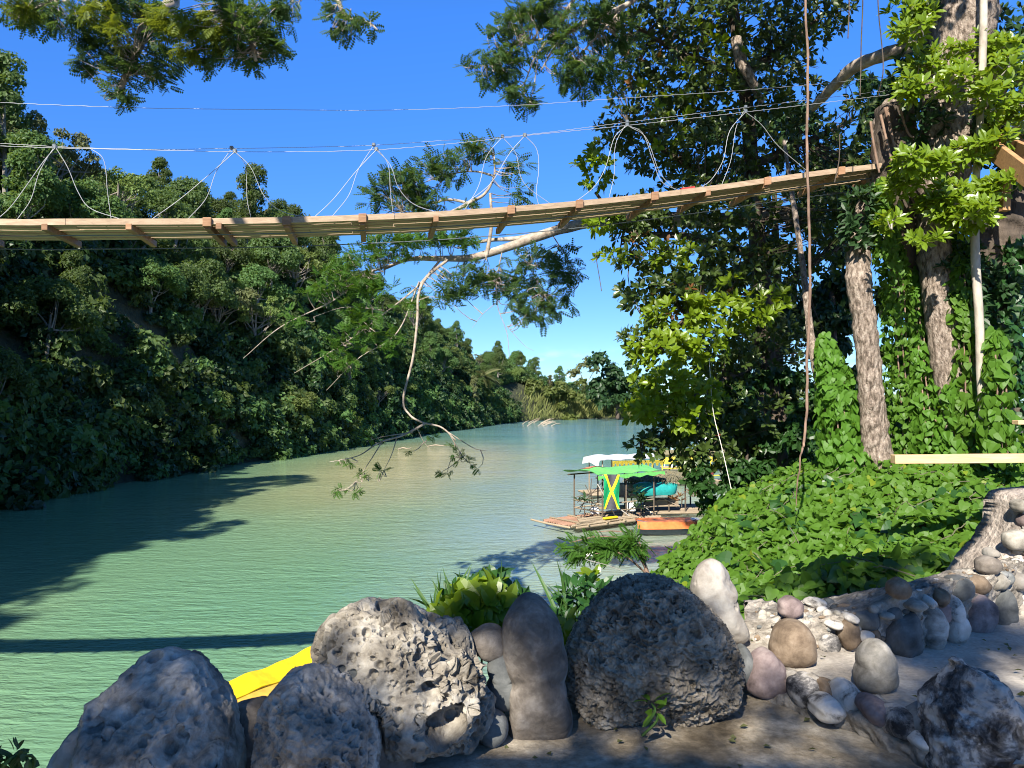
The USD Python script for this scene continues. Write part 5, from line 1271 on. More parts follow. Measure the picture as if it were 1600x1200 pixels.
def vine_wrap(name, label, path, radius, n, size, m, seed, front=True):
    """Creeper leaves hanging all over a stem."""
    g = RNG(seed)
    P = spline(px3(path), 60); R = np.interp(np.linspace(0, 1, 60), np.linspace(0, 1, len(radius)), radius)
    k = g.integers(0, 60, n)
    a = g.random(n) * 2 * np.pi
    out = np.stack([np.cos(a), np.sin(a), 0 * a], 1)
    lump = 0.65 + 0.7 * meshkit.fbm(P[k] * 1.8 + out * 0.8, 3, seed)
    pos = P[k] + out * (R[k] * lump * (1 - .35 * g.random(n) ** 2))[:, None] + Vv(0, 0, 1) * g.normal(size=(n, 1)) * .05
    nrm = unit(out + Vv(0, 0, .45) + .4 * g.normal(size=(n, 3)))
    xd = unit(Vv(0, 0, -1.0) + .5 * g.normal(size=(n, 3)))
    t = Thing(name, label, 'creeper', tuple(P[0]))
    t.part('foliage', scatter(HEART, pos, xd, nrm, size * (.55 + .7 * g.random(n))), m)
    t.part('stem', cat_mesh([tube(P + out2 * R[:, None] * .55, [.012] * 60, 5) for out2 in (Vv(-.6, -.8, 0), Vv(.7, -.7, 0), Vv(0, -1, 0))]), 'liana', True)


vine_wrap('climbing_vine', 'leafy column of creeper covering the thin leaning stem, left of the light brown trunk', [(1330, 740, 11.2), (1318, 690, 11.3), (1308, 620, 11.4), (1298, 570, 11.5), (1288, 535, 11.6)], [.42, .36, .30, .22, .09], 1700, .12, 'leaf_vine', 1)
vine_wrap('climbing_vine', 'pale green curtain of small leaved creeper hanging from the stump beside the light brown trunk', [(1418, 720, 11.2), (1412, 640, 11.2), (1404, 540, 11.1), (1398, 450, 11.0), (1386, 380, 10.95), (1376, 320, 10.95), (1380, 285, 11)], [.32, .26, .20, .22, .20, .16, .08], 2300, .085, 'leaf_vine', 2)
vine_wrap('climbing_vine', 'creeper with large heart shaped leaves climbing right of the pale bare stem', [(1558, 715, 10.0), (1556, 660, 10.0), (1560, 600, 10.0), (1556, 555, 10.1), (1552, 520, 10.2)], [.20, .20, .16, .13, .06], 330, .16, 'leaf_vine', 3)
vine_wrap('climbing_vine', 'thick creeper growing round the foot of the big trunk', [(1500, 740, 10.75), (1496, 690, 10.75), (1490, 620, 10.75), (1500, 560, 10.8), (1508, 520, 10.8)], [.36, .32, .26, .18, .08], 800, .13, 'leaf_vine', 4)
vine_wrap('climbing_vine', 'creeper hanging down the right side of the big trunk behind the pale bare stem', [(1512, 680, 10.6), (1510, 600, 10.6), (1506, 500, 10.6), (1500, 420, 10.65), (1496, 370, 10.7)], [.24, .20, .18, .15, .06], 900, .12, 'leaf_vine', 6)
vine_wrap('climbing_vine', 'creeper climbing the left edge of the big trunk', [(1452, 700, 10.9), (1446, 640, 10.9), (1438, 560, 11.0), (1432, 480, 11.1), (1424, 420, 11.15)], [.26, .20, .14, .10, .05], 800, .11, 'leaf_vine', 7)
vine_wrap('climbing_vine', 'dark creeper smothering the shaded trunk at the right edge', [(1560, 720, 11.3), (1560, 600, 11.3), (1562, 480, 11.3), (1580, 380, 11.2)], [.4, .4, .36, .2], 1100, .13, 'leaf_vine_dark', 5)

# ---- shrubs and trees behind, right bank
def shrub(name, label, cat, blobs, n, size, m, seed, trunk=None, tm='bark_dark', template=None, loc=None):
    g = RNG(seed)
    lumps = []
    for px, py, r_px, dep in blobs:
        c = at(px, py, dep); R = r_px / 1200 * dep
        for _ in range(6):
            lumps.append([*(c + g.normal(size=3) * R * Vv(.5, .5, .42)), R * (.3 + .3 * g.random())])
    t = Thing(name, label, cat, tuple(loc if loc is not None else at(blobs[0][0], blobs[0][1], blobs[0][3])))
    t.part('foliage', crown_mesh(g, lumps, n, size, .5, template or BLADE2), m)
    if trunk:
        for tr in trunk:
            t.part('trunk', tube(px3(tr[0]), tr[1], 8, rough=.15, n=20), tm, True)
    return t


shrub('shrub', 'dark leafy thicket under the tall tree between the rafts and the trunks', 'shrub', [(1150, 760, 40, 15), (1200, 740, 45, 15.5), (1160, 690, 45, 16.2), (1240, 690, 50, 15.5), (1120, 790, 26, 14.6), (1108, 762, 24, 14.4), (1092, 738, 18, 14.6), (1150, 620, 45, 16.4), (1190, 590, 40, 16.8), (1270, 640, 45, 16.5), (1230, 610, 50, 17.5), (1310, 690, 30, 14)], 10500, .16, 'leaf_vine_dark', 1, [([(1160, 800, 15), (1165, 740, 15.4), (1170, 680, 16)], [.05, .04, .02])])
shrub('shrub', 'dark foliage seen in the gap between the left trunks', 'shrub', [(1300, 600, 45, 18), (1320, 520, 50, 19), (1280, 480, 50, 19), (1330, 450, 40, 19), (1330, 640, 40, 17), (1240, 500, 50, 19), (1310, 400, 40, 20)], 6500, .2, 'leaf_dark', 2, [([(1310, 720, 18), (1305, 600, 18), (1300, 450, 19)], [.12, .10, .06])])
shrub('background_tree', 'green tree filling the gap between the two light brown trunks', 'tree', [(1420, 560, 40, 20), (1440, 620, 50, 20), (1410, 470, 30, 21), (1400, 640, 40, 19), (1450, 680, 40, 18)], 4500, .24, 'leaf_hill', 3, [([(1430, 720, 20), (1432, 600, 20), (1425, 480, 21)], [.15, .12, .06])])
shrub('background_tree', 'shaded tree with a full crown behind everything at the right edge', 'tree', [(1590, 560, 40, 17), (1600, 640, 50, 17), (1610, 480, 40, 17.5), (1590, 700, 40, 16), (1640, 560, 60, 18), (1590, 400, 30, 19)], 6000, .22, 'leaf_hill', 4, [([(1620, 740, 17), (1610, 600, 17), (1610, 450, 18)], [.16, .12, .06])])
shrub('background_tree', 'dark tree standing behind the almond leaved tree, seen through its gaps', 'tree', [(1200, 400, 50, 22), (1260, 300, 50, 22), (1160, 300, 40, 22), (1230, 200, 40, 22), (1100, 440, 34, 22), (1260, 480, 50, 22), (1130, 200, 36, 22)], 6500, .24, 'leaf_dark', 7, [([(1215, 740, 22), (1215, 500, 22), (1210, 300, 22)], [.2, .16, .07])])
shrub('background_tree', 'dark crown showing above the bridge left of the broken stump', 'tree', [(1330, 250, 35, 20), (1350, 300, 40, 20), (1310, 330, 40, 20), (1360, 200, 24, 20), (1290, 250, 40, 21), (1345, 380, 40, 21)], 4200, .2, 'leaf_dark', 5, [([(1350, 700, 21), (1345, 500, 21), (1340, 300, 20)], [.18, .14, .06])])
shrub('background_tree', 'tree of soft needle like grey green foliage behind the broken stump', 'tree', [(1360, 130, 18, 20), (1385, 140, 22, 20), (1400, 160, 20, 20), (1370, 165, 20, 20)], 1100, .2, 'leaf_feather', 6, [([(1400, 500, 20.5), (1392, 300, 20.3), (1385, 150, 20)], [.12, .09, .03])])

# ------------------------------------------------------------ rafts and boats moored at the right bank
rng = RNG(101)


def pole_part(t, a, b, r, m, name='pole', sides=7):
    t.part(name, tube([a, (np.asarray(a) + b) / 2 + rng.normal(size=3) * r * .3, b], [r, r * .95, r * .9], sides, n=5), m, True)


def frame_xy(o, ang):
    u = Vv(math.cos(ang), math.sin(ang), 0); w = Vv(-u[1], u[0], 0)
    return lambda a, b, z: np.asarray(o, float) + u * a + w * b + Vv(0, 0, z)


def sheet(F, a0, a1, b0, b1, zf, n=12, m=8, thick=0.02):
    """A cloth sheet over the rectangle with height zf(a, b), with a thin underside."""
    A, B = np.meshgrid(np.linspace(a0, a1, n), np.linspace(b0, b1, m), indexing='ij')
    Z = zf(A, B)
    top = np.array([F(a, b, z) for a, b, z in zip(A.ravel(), B.ravel(), Z.ravel())])
    f = grid_faces(n, m)
    k = len(top)
    return np.vstack([top, top - Vv(0, 0, thick)]), np.vstack([f, f[:, ::-1] + k])


# raft with the green canopy and the flag
o = on_z(905, 829, 0.12)
raft = Thing('bamboo_raft', 'bamboo raft with a green cloth canopy moored nearest the open water', 'raft', tuple(o), None)
F = frame_xy(o, math.radians(36))
for k in range(15):      # deck of poles, the left end reaching out over the water
    b = 0.18 * k
    raft.part('bamboo_pole', tube([F(-.1 + .1 * rng.normal(), b, .12), F(2.5, b, .13), F(5.2 + .1 * rng.normal(), b, .12)], [.062, .066, .058], 8, n=5), 'bamboo_red' if k > 3 else 'bamboo_old', True)
for a in (-.6, .5, 1.6, 2.7, 3.7):
    pole_part(raft, F(a, -.1, .2), F(a, 2.65, .2), .05, 'bamboo_old', 'cross_pole')
for k in range(7):
    pole_part(raft, F(.2 + .05 * k, .1 + .1 * k, .27 + .015 * k), F(3.6, .0 + .12 * k, .28 + .02 * k), .035, 'bamboo_old', 'loose_pole')
CZ = 2.30
for a in (1.7, 3.2, 5.0):
    for b in (0.35, 2.3):
        pole_part(raft, F(a, b, .2), F(a, b, CZ - .12), .04, 'dark_pole', 'post')
for b in (0.35, 2.3):
    pole_part(raft, F(1.3, b, CZ - .12), F(5.3, b, CZ - .12), .035, 'dark_pole', 'roof_pole')
    for z in (.6, .95):
        pole_part(raft, F(1.7, b, z), F(5.0, b, z), .03, 'bamboo_old', 'rail')
pole_part(raft, F(1.35, .3, 1.9), F(2.5, .35, .35), .03, 'rope_pale', 'brace'); pole_part(raft, F(2.2, .25, 1.0), F(3.5, .2, .15), .03, 'rope_pale', 'brace')
for z in (.6, .95):
    pole_part(raft, F(1.7, .35, z), F(1.7, 2.3, z), .03, 'bamboo_old', 'rail')
sag = lambda a, b: CZ + .06 * np.sin(a * 2.0) * np.sin(b * 3) + .16 * (1 - ((b - 1.3) / 1.3) ** 2) + .03 * np.sin(a * 5.3 + b)
raft.part('canopy', sheet(F, 1.2, 5.5, .1, 2.55, sag, 30, 16), 'canopy_green', True)
raft.part('canopy_valance', sheet(lambda a, b, z: F(a, .1 - b * .15, z), 1.2, 5.5, 0, .16, lambda a, b: CZ - .02 - b * (.9 + .25 * np.sin(a * 7)), 40, 3, .01), 'canopy_green', True)
raft.part('canopy_patch', sheet(F, 1.9, 3.0, 1.5, 2.5, lambda a, b: sag(a, b) + .03, 8, 6), 'canopy_orange', True)
raft.part('bench', box(F(3.2, 1.6, .55), (1.6, .5, .08), None, .01), 'bamboo_old')
raft.part('cushion', box(F(3.9, .8, .62), (.45, .4, .42), None, .05), 'white_paint'); raft.part('cushion', box(F(2.0, 1.2, .55), (.4, .4, .3), None, .05), 'canopy_white')
raft.part('yellow_float', box(F(1.9, .05, .38), (.85, .18, .10), np.stack([F(1, 0, 0) - F(0, 0, 0), F(0, 1, 0) - F(0, 0, 0), Vv(0, 0, 1)]), .04), 'plastic_yellow')
for k in range(10):
    pole_part(raft, F(1.3 + .4 * rng.random(), .5 + 1.5 * rng.random(), .4 + .8 * rng.random()), F(1.4 + 1.6 * rng.random(), .5 + rng.random(), .9 + 1.2 * rng.random()), .018, 'bark_dark', 'twig')
# stacked logs by the near edge
for k in range(6):
    pole_part(raft, F(-.35 + .1 * k, .02 + .07 * (k % 2), .22 + .06 * (k // 2)), F(1.8, .06 * k, .24 + .05 * (k // 2)), .045, 'bamboo_old', 'log')
# the flag: a black, green and gold saltire hung upright
fa, fb = at(943, 741, o[1] + 1.0), at(968, 741.5, o[1] + 1.3)
fw = np.linalg.norm(fb - fa); fu = unit(fb - fa); fh = 54 / 1200 * (o[1] + 1.1)
flag = Thing('flag', 'black, green and gold saltire flag hung upright on the raft with the green canopy', 'flag', tuple(fa))


def flag_pt(u, v, lift=0.0):
    rip = .035 * math.sin(u * 9 + v * 3) + .02 * math.sin(v * 7)
    return fa + fu * (u * fw) + Vv(0, 0, -v * fh) + Vv(-fu[1], fu[0], 0) * (-rip - lift)


def flag_poly(poly, lift, n=10):
    """A triangle or quad in flag coordinates, finely cut so that it follows the ripples."""
    v, f = [], []
    a = np.array(poly, float)
    if len(a) == 3:
        for i in range(n + 1):
            for j in range(n + 1 - i):
                p = a[0] + (a[1] - a[0]) * i / n + (a[2] - a[0]) * j / n; v.append(flag_pt(*p, lift))
        idx = {}; k = 0
        for i in range(n + 1):
            for j in range(n + 1 - i): idx[i, j] = k; k += 1
        for i in range(n):
            for j in range(n - i):
                f.append((idx[i, j], idx[i + 1, j], idx[i, j + 1]))
                if i + j < n - 1: f.append((idx[i + 1, j], idx[i + 1, j + 1], idx[i, j + 1]))
        return v, f
    for i in range(n + 1):
        for j in range(3):
            p = (a[0] * (1 - j / 2) + a[3] * j / 2) * (1 - i / n) + (a[1] * (1 - j / 2) + a[2] * j / 2) * i / n; v.append(flag_pt(*p, lift))
    return v, grid_faces(n + 1, 3)


flag.part('black_field', flag_poly([(0, 0), (1, 0), (.5, .5)], 0), 'flag_black', True); flag.part('black_field', flag_poly([(0, 1), (.5, .5), (1, 1)], 0), 'flag_black', True)
flag.part('green_field', flag_poly([(0, 0), (.5, .5), (0, 1)], 0), 'flag_green', True); flag.part('green_field', flag_poly([(1, 0), (1, 1), (.5, .5)], 0), 'flag_green', True)
w_ = .13
flag.part('gold_band', flag_poly([(-.0, 0), (1 - w_, 1), (1, 1), (w_ * 1.3, 0)], .012, 14), 'flag_gold', True); flag.part('gold_band', flag_poly([(1 - w_ * 1.3, 0), (0, 1), (w_, 1), (1, 0)], .020, 14), 'flag_gold', True)


def potted(name, label, p, n, size, m, seed, up=.6):
    g = RNG(seed); C = np.repeat(np.asarray(p)[None], 1, 0) + Vv(0, 0, up)
    t = Thing(name, label, 'plant', tuple(p))
    t.part('foliage', rosettes(g, C + g.normal(size=(max(1, n // 9), 3)) * Vv(.18, .18, .22), np.repeat(Vv(0, -.1, 1)[None], max(1, n // 9), 0), leaf_blade(2, w=.10, fold=.03, bend=-.35, widest=.4), size, 9), m)
    t.part('stem', tube([p, np.asarray(p) + Vv(.02, 0, up * .9)], [.03, .02], 6), 'bark_dark')


potted('plant', 'small palm like plant standing on the left end of the bamboo raft', F(1.0, .8, .25), 18, .55, 'leaf_dark', 1, .75)
potted('plant', 'dark bushy plant on the raft right of the flag', F(4.0, .2, .25), 90, .5, 'leaf_dark', 2, .75)
potted('plant', 'reddish leaved plant at the back of the thatched raft', at(1065, 792, o[1] + 1.5), 45, .45, 'leaf_almond_red', 3, .5)

# the thatched raft
o2 = on_z(1006, 806, 0.15)
th = Thing('thatched_raft', 'bamboo raft with a sagging palm thatch roof right of the flag', 'raft', tuple(o2))
F2 = frame_xy(o2, math.radians(8))
for k in range(12):
    th.part('bamboo_pole', tube([F2(-.5, .25 * k, .1), F2(1.6, .25 * k, .11), F2(3.7, .25 * k, .1)], [.06, .064, .06], 7, n=4), 'bamboo_old', True)
for a in (.1, 1.35, 2.2, 3.3):
    for b in (.2, 2.4):
        pole_part(th, F2(a, b, .15), F2(a, b, 1.75 - .1 * (a == .1)), .04, 'dark_pole', 'post')
for z in (.42, .72):
    pole_part(th, F2(.1, .2, z), F2(1.9, .2, z), .035, 'bamboo_old', 'rail')
th.part('side_panel', box(F2(1.0, .24, .62), (1.7, .03, .45), np.stack([F2(1, 0, 0) - F2(0, 0, 0), F2(0, 1, 0) - F2(0, 0, 0), Vv(0, 0, 1)]), .004), 'bamboo_old')
pole_part(th, F2(.2, .17, .42), F2(1.0, .17, .85), .02, 'driftwood', 'brace'); pole_part(th, F2(1.8, .17, .42), F2(1.0, .17, .85), .02, 'driftwood', 'brace'); pole_part(th, F2(.05, .1, .5), F2(.45, -.1, .05), .03, 'rope_pale', 'brace')
roof = lambda a, b: 1.72 + .34 * np.sin(np.clip((a + .2) / 3.9, 0, 1) * np.pi) ** .8 - .12 * np.abs(b - 1.3) + .03 * np.sin(a * 9 + b * 4)
th.part('roof', sheet(F2, -.25, 3.7, -.1, 2.7, roof, 26, 12, .06), 'thatch_roof', True)
g = RNG(7); n = 1500
a = -.25 + 3.95 * g.random(n); b = -.1 + 2.8 * g.random(n) ** 1.3; P = np.array([F2(x, y, z + .03) for x, y, z in zip(a, b, roof(a, b))])
th.part('thatch', scatter(leaf_blade(1, w=.06, fold=.02, bend=-.3), P, unit(np.stack([.5 * g.normal(size=n), -np.ones(n), -.35 + .2 * g.normal(size=n)], 1)), Vv(0, 0, 1) + .4 * g.normal(size=(n, 3)), .55), 'thatch_blade', kind='stuff')
solid('rolled_awning', box(F2(3.1, .1, 2.0), (.95, .25, .3), None, .05), 'red_dark', 'dark red bundle under the right end of the thatch roof', 'awning')


def hull_mesh(L, W, H, rocker=.12, n=18, m=11):
    """An open boat hull along x."""
    rows = []
    for i in range(n):
        t = -1 + 2 * i / (n - 1); wdt = W / 2 * (1 - .75 * abs(t) ** 6) + .02; z0 = rocker * abs(t) ** 2.5
        rows.append([[t * L / 2, wdt * math.sin(q), z0 + (H - z0 * .3) * (1 - math.cos(q) ** 1.0 if abs(q) < 1.57 else 1)] for q in np.linspace(-1.57, 1.57, m)])
    v = np.array(rows); return v.reshape(-1, 3), grid_faces(n, m)


def boat(name, label, center, ang, L, W, H, m, deck=None, flip=False, rail=None, tilt=0.0):
    t = Thing(name, label, 'boat', tuple(center))
    v, f = hull_mesh(L, W, H)
    if flip: v = v * Vv(1, 1, -1) + Vv(0, 0, H)
    c, s = math.cos(ang), math.sin(ang)
    Rm = np.array([[c, s, 0], [-s, c, 0], [0, 0, 1]])
    T = np.array([[1, 0, 0], [0, math.cos(tilt), math.sin(tilt)], [0, -math.sin(tilt), math.cos(tilt)]])
    t.part('hull', (v @ T @ Rm + center, f), m, True)
    if deck:
        k = np.linspace(-1, 1, 16); e = W / 2 * (1 - .5 * np.abs(k) ** 8) + .04
        top = np.concatenate([np.stack([k * L / 2 * 1.02, -e, np.full(16, H + .02)], 1), np.stack([k * L / 2 * 1.02, e, np.full(16, H + .06)], 1)])
        ff = [(i, i + 1, i + 17) for i in range(15)] + [(i, i + 17, i + 16) for i in range(15)]
        side = np.concatenate([top[:16], top[:16] - Vv(0, .05, .30)])
        fs = [(i, i + 17, i + 1) for i in range(15)] + [(i, i + 16, i + 17) for i in range(15)]
        t.part('cover', (top @ T @ Rm + center, ff), deck, True); t.part('cover_skirt', (side @ T @ Rm + center, fs), deck, True)
    if rail:
        t.part('bow_cap', box(np.asarray(center) + Vv(c, s, 0) * L * .49 + Vv(0, 0, H + .04), (.35, .3, .1), None, .04), rail)
    return t


boat('covered_boat', 'small dark hulled boat under an orange cover, nearest the vines', on_z(1043, 838, 0.0) + Vv(0, .3, 0), .10, 2.6, .9, .62, 'hull_blue_grey', 'kayak_orange', rail='white_paint')
boat('small_boat', 'teal boat lying tipped up behind the thatched raft', at(1022, 766, o[1] + 4.0), .25, 2.3, .8, .45, 'hull_teal', flip=True, tilt=.5)
boat('small_boat', 'grey and white boat standing behind the flag raft', at(990, 778, o[1] + 4.5), .1, 2.4, .9, .7, 'hull_grey')
boat('small_boat', 'pale green boat between the two rafts', on_z(1000, 806, .0) + Vv(0, .5, 0), .5, 1.3, .6, .5, 'hull_pale')
# the raft with a white roof, behind
o3 = on_z(940, 776, .1)
wr = Thing('white_roofed_raft', 'raft with a white roof and a yellow fringe behind the green canopy', 'raft', tuple(o3)); F3 = frame_xy(o3, math.radians(16))
for k in range(10):
    wr.part('bamboo_pole', tube([F3(-.6, .25 * k, .1), F3(3.8, .25 * k, .1)], [.06, .06], 7), 'bamboo_old', True)
for a_ in (.1, 1.6, 3.4):
    for b_ in (.1, 2.2):
        pole_part(wr, F3(a_, b_, .1), F3(a_, b_, 2.1), .04, 'bamboo_old', 'post')
wr.part('roof', sheet(F3, -.2, 3.9, -.2, 2.4, lambda a, b: 2.18 + .22 * (1 - np.abs(b - 1.1) / 1.3) + .03 * np.sin(a * 5), 18, 10, .03), 'canopy_white', True)
wr.part('end_flap', sheet(lambda a, b, z: F3(-.2 - b * .2, a, z), -.2, 2.4, 0, .5, lambda a, b: 2.16 + .2 * (1 - np.abs(a - 1.1) / 1.3) - b * .8, 10, 4, .01), 'canopy_white', True)
wr.part('fringe', sheet(lambda a, b, z: F3(a, -.22, z), .6, 3.9, 0, .3, lambda a, b: 2.1 - b * (.8 + .3 * np.sign(np.sin(a * 22))), 60, 3, .01), 'yellow_paint')
# yellow raft further back and the red roofed one
o4 = on_z(1035, 758, .1)
yr = Thing('yellow_raft', 'raft of yellow painted bamboo with crossed braces, half hidden by the almond leaves', 'raft', tuple(o4)); F4 = frame_xy(o4, math.radians(8))
for k in range(9):
    yr.part('bamboo_pole', tube([F4(-.4, .25 * k, .1), F4(4.6, .25 * k, .1)], [.06, .06], 7), 'bamboo_old', True)
for a_ in (0, 1.2, 2.4, 3.4, 4.4):
    for b_ in (0, 2.0):
        pole_part(yr, F4(a_, b_, .1), F4(a_, b_, 2.0), .05, 'yellow_paint', 'post')
for z in (.6, 1.1, 1.95):
    pole_part(yr, F4(0, 0, z), F4(4.4, 0, z), .045, 'yellow_paint', 'rail')
for a_ in (1.2, 2.4, 3.4):
    pole_part(yr, F4(a_, -.05, 1.1), F4(a_ + 1, -.05, 1.95), .04, 'yellow_paint', 'brace')
yr.part('side_panel', box(F4(.7, -.08, 1.65), (1.5, .03, .5), None, .004), 'yellow_paint'); yr.part('side_panel', box(F4(2.9, -.08, .8), (.5, .03, .6), None, .004), 'canopy_green')
yr.part('roof', sheet(F4, -.3, 4.7, -.2, 2.2, lambda a, b: 2.05 + .25 * (1 - np.abs(b - 1) / 1.2), 16, 8, .04), 'thatch_roof', True)
o5 = on_z(1050, 735, .1)
rr_ = Thing('red_roofed_raft', 'farthest raft with a red roof and white side boards among the leaves', 'raft', tuple(o5)); F5 = frame_xy(o5, math.radians(5))
for k in range(8):
    rr_.part('bamboo_pole', tube([F5(-.4, .3 * k, .1), F5(4.4, .3 * k, .1)], [.07, .07], 7), 'bamboo_old', True)
for a_ in (0, 2, 4):
    for b_ in (0, 2.1):
        pole_part(rr_, F5(a_, b_, .1), F5(a_, b_, 2.8), .05, 'white_paint', 'post')
rr_.part('roof', sheet(F5, -.3, 4.3, -.3, 2.4, lambda a, b: 2.85 + .5 * (1 - np.abs(b - 1.05) / 1.35), 10, 8, .05), 'red_paint', True)
rr_.part('side_board', box(F5(2, -.1, 2.55), (4.2, .04, .35), None, .004), 'white_paint'); rr_.part('side_board', box(F5(2, -.1, .9), (4.2, .04, .4), None, .004), 'yellow_paint')

# ---- the raft with a yellow tarpaulin roof, moored right below the boulders
A, B_ = on_z(331, 1084, 2.05), on_z(500, 1012, 2.05)
u = unit(B_ - A); w = Vv(u[1], -u[0], 0)
tr_ = Thing('tarpaulin_raft', 'raft under a bright yellow tarpaulin roof moored just below the boulders', 'raft', tuple(A))
L = np.linalg.norm(B_ - A) + 1.2
G_ = lambda a, b, z: A * Vv(1, 1, 0) + u * a + w * b + Vv(0, 0, z)
tr_.part('tarpaulin', sheet(G_, 0.0, L, .18, 2.0, lambda a, b: 1.93 - .05 * (b - .1) + .02 * np.sin(a * 3 + b * 2) + .012 * np.sin(b * 9 - a * 2), 26, 14, .01), 'tarp_amber', True)
tr_.part('tarpaulin_flap', sheet(G_, -.02, L, -.02, .24, lambda a, b: 2.09 - .55 * b + .018 * np.sin(a * 4) + .01 * np.sin(a * 11 + 1), 40, 5, .012), 'tarp_yellow', True)
for a_ in (.1, L / 2, L - .1):
    for b_ in (.1, 1.9):
        pole_part(tr_, G_(a_, b_, .1), G_(a_, b_, 1.9), .035, 'bamboo_old', 'post')
for b_ in np.arange(-.1, 2.2, .16):
    tr_.part('bamboo_pole', tube([G_(-.4, b_, .1), G_(L + .3, b_, .1)], [.055, .055], 7), 'bamboo_old', True)

# ------------------------------------------------------------ the far bend: reeds, trees, driftwood
rng = RNG(111)
sel = np.where((HY > 203) & (HY < 262) & (HS[:, 0] > 2) & (HS[:, 0] < 70))[0]
n = 9000
i = sel[0] + rng.random(n) * (sel[-1] - sel[0]); tt = .1 + 9 * rng.random(n) ** 1.2
P = hill_at(i, tt); P[:, 2] = np.maximum(P[:, 2] * .5, .05)
tall = (2.2 + 3.8 * rng.random(n)) * np.clip(.45 + tt / 6, .4, 1.0) * np.interp(i, [sel[0], sel[0] + 4, sel[-1]], [.35, 1, .9])
blade = leaf_blade(2, w=.035, fold=.004, bend=-.22, widest=.3)
xd = unit(np.stack([.35 * rng.normal(size=n), .35 * rng.normal(size=n) - .1, np.ones(n)], 1))
solid('reed_bed', scatter(blade, P, xd, unit(rng.normal(size=(n, 3)) * Vv(1, 1, .2)), tall), 'reed', 'bed of tall pale reeds along the far bend of the river', 'reeds', kind='stuff')
# driftwood at the tip of the reeds
dw = Thing('driftwood_heap', 'tangle of bleached driftwood at the tip of the far reed bed', 'driftwood', tuple(on_z(835, 663, .1)))
for k in range(14):
    c = on_z(815 + 50 * rng.random(), 660 + 5 * rng.random(), .1); d = unit(Vv(1, .3 * rng.normal(), .25 + .35 * rng.random())) * (1.0 + 2.2 * rng.random())
    dw.part('log', tube([c - d * .3, c + d * .4 + Vv(0, 0, .2), c + d], [.09, .07, .03], 6, n=6), 'driftwood', True)
for px, py, L, l in [(622, 702, 1.4, 'short bleached snag lying on the shoal below the drooping branch'), (668, 697.5, 2.6, 'long bleached log lying on the shoal beyond the drooping branch')]:
    c = on_z(px, py, .05)
    solid('driftwood_log', tube([c, c + Vv(L * .35, .5, .14), c + Vv(L * .7, .6, .05), c + Vv(L, 1.0, .10)], [.05, .07, .05, .03], 7, rough=.3, freq=4, n=16), 'driftwood', l, 'log', True)
shrub('far_tree', 'big dark round crowned tree on the far bend right of the reeds', 'tree', [(962, 590, 34, 222), (985, 605, 34, 222), (940, 600, 26, 222), (1000, 620, 30, 222), (955, 615, 30, 222), (1015, 590, 30, 224), (1030, 620, 30, 224)], 4200, 1.5, 'leaf_dark', 21, [([(965, 655, 223), (965, 630, 223), (963, 600, 223)], [.6, .5, .3])], template=QUAD_LEAF)
shrub('far_tree', 'slight airy tree with a flat pale crown against the sky beyond the reeds', 'tree', [(905, 576, 12, 245), (920, 570, 10, 245), (893, 582, 8, 245), (930, 578, 8, 245)], 500, .9, 'leaf_hill_dry', 22, [([(915, 640, 246), (914, 605, 246), (905, 578, 245)], [.3, .2, .08]), ([(914, 605, 246), (925, 585, 246), (930, 576, 246)], [.15, .1, .05])], 'bark_branch', QUAD_LEAF)
shrub('far_bush', 'rounded light green bush behind the reeds at the foot of the hill', 'bush', [(870, 612, 24, 226), (845, 618, 20, 224), (895, 620, 22, 228), (820, 612, 20, 222)], 3200, 1.0, 'leaf_hill_bright', 23, template=QUAD_LEAF)
shrub('far_bush', 'greyish bush at the right end of the reed bed', 'bush', [(985, 632, 16, 232), (1000, 640, 16, 232), (935, 622, 14, 230), (1030, 640, 20, 236), (960, 640, 14, 230)], 2200, .9, 'leaf_hill_dry', 24, template=QUAD_LEAF)
# a palm at the water's edge
pp = hill_at(np.argmin(abs(HY - 176)), 2.5)[0]
palm = Thing('palm_tree', 'small palm with arching pale fronds at the foot of the far slope', 'palm', tuple(pp))
palm.part('trunk', tube([pp, pp + Vv(.6, -.3, 2.5), pp + Vv(1.4, -.6, 4.6)], [.22, .18, .15], 8, n=10), 'bark_hill', True)
g = RNG(4); k = 14; az = np.arange(k) / k * 6.28 + g.normal(size=k) * .2
palm.part('fronds', scatter(frond_blade(14, 1, .26, .05, -.5), np.repeat((pp + Vv(1.4, -.6, 4.6))[None], k, 0), np.stack([np.cos(az), np.sin(az), .35 + .3 * g.normal(size=k)], 1), np.repeat(Vv(0, 0, 1)[None], k, 0) + .2 * g.normal(size=(k, 3)), 4.2), 'leaf_hill_dry')
# two bare dead stems on the hillside
for px, py0, py1, D, l in [(318, 440, 560, 84, 'bare grey dead stem standing among the hillside trees'), (222, 370, 470, 74, 'thin grey leaning stem high on the hillside')]:
    t = Thing('dead_tree', l, 'tree', tuple(at(px, py1, D)))
    t.part('trunk', tube(px3([(px + 3, py1 + 20, D), (px + 2, (py0 + py1) / 2, D), (px, py0, D)]), [.2, .16, .05], 7, n=12), 'twig_grey', True)
    for q in range(4):
        y = py0 + (py1 - py0) * (.05 + .12 * q)
        t.part('limb', tube(px3([(px + 1, y + 14, D), (px + (-1) ** q * 9, y + 4, D), (px + (-1) ** q * 14, y - 6, D - .5)]), [.08, .05, .02], 5, n=6), 'twig_grey', True)

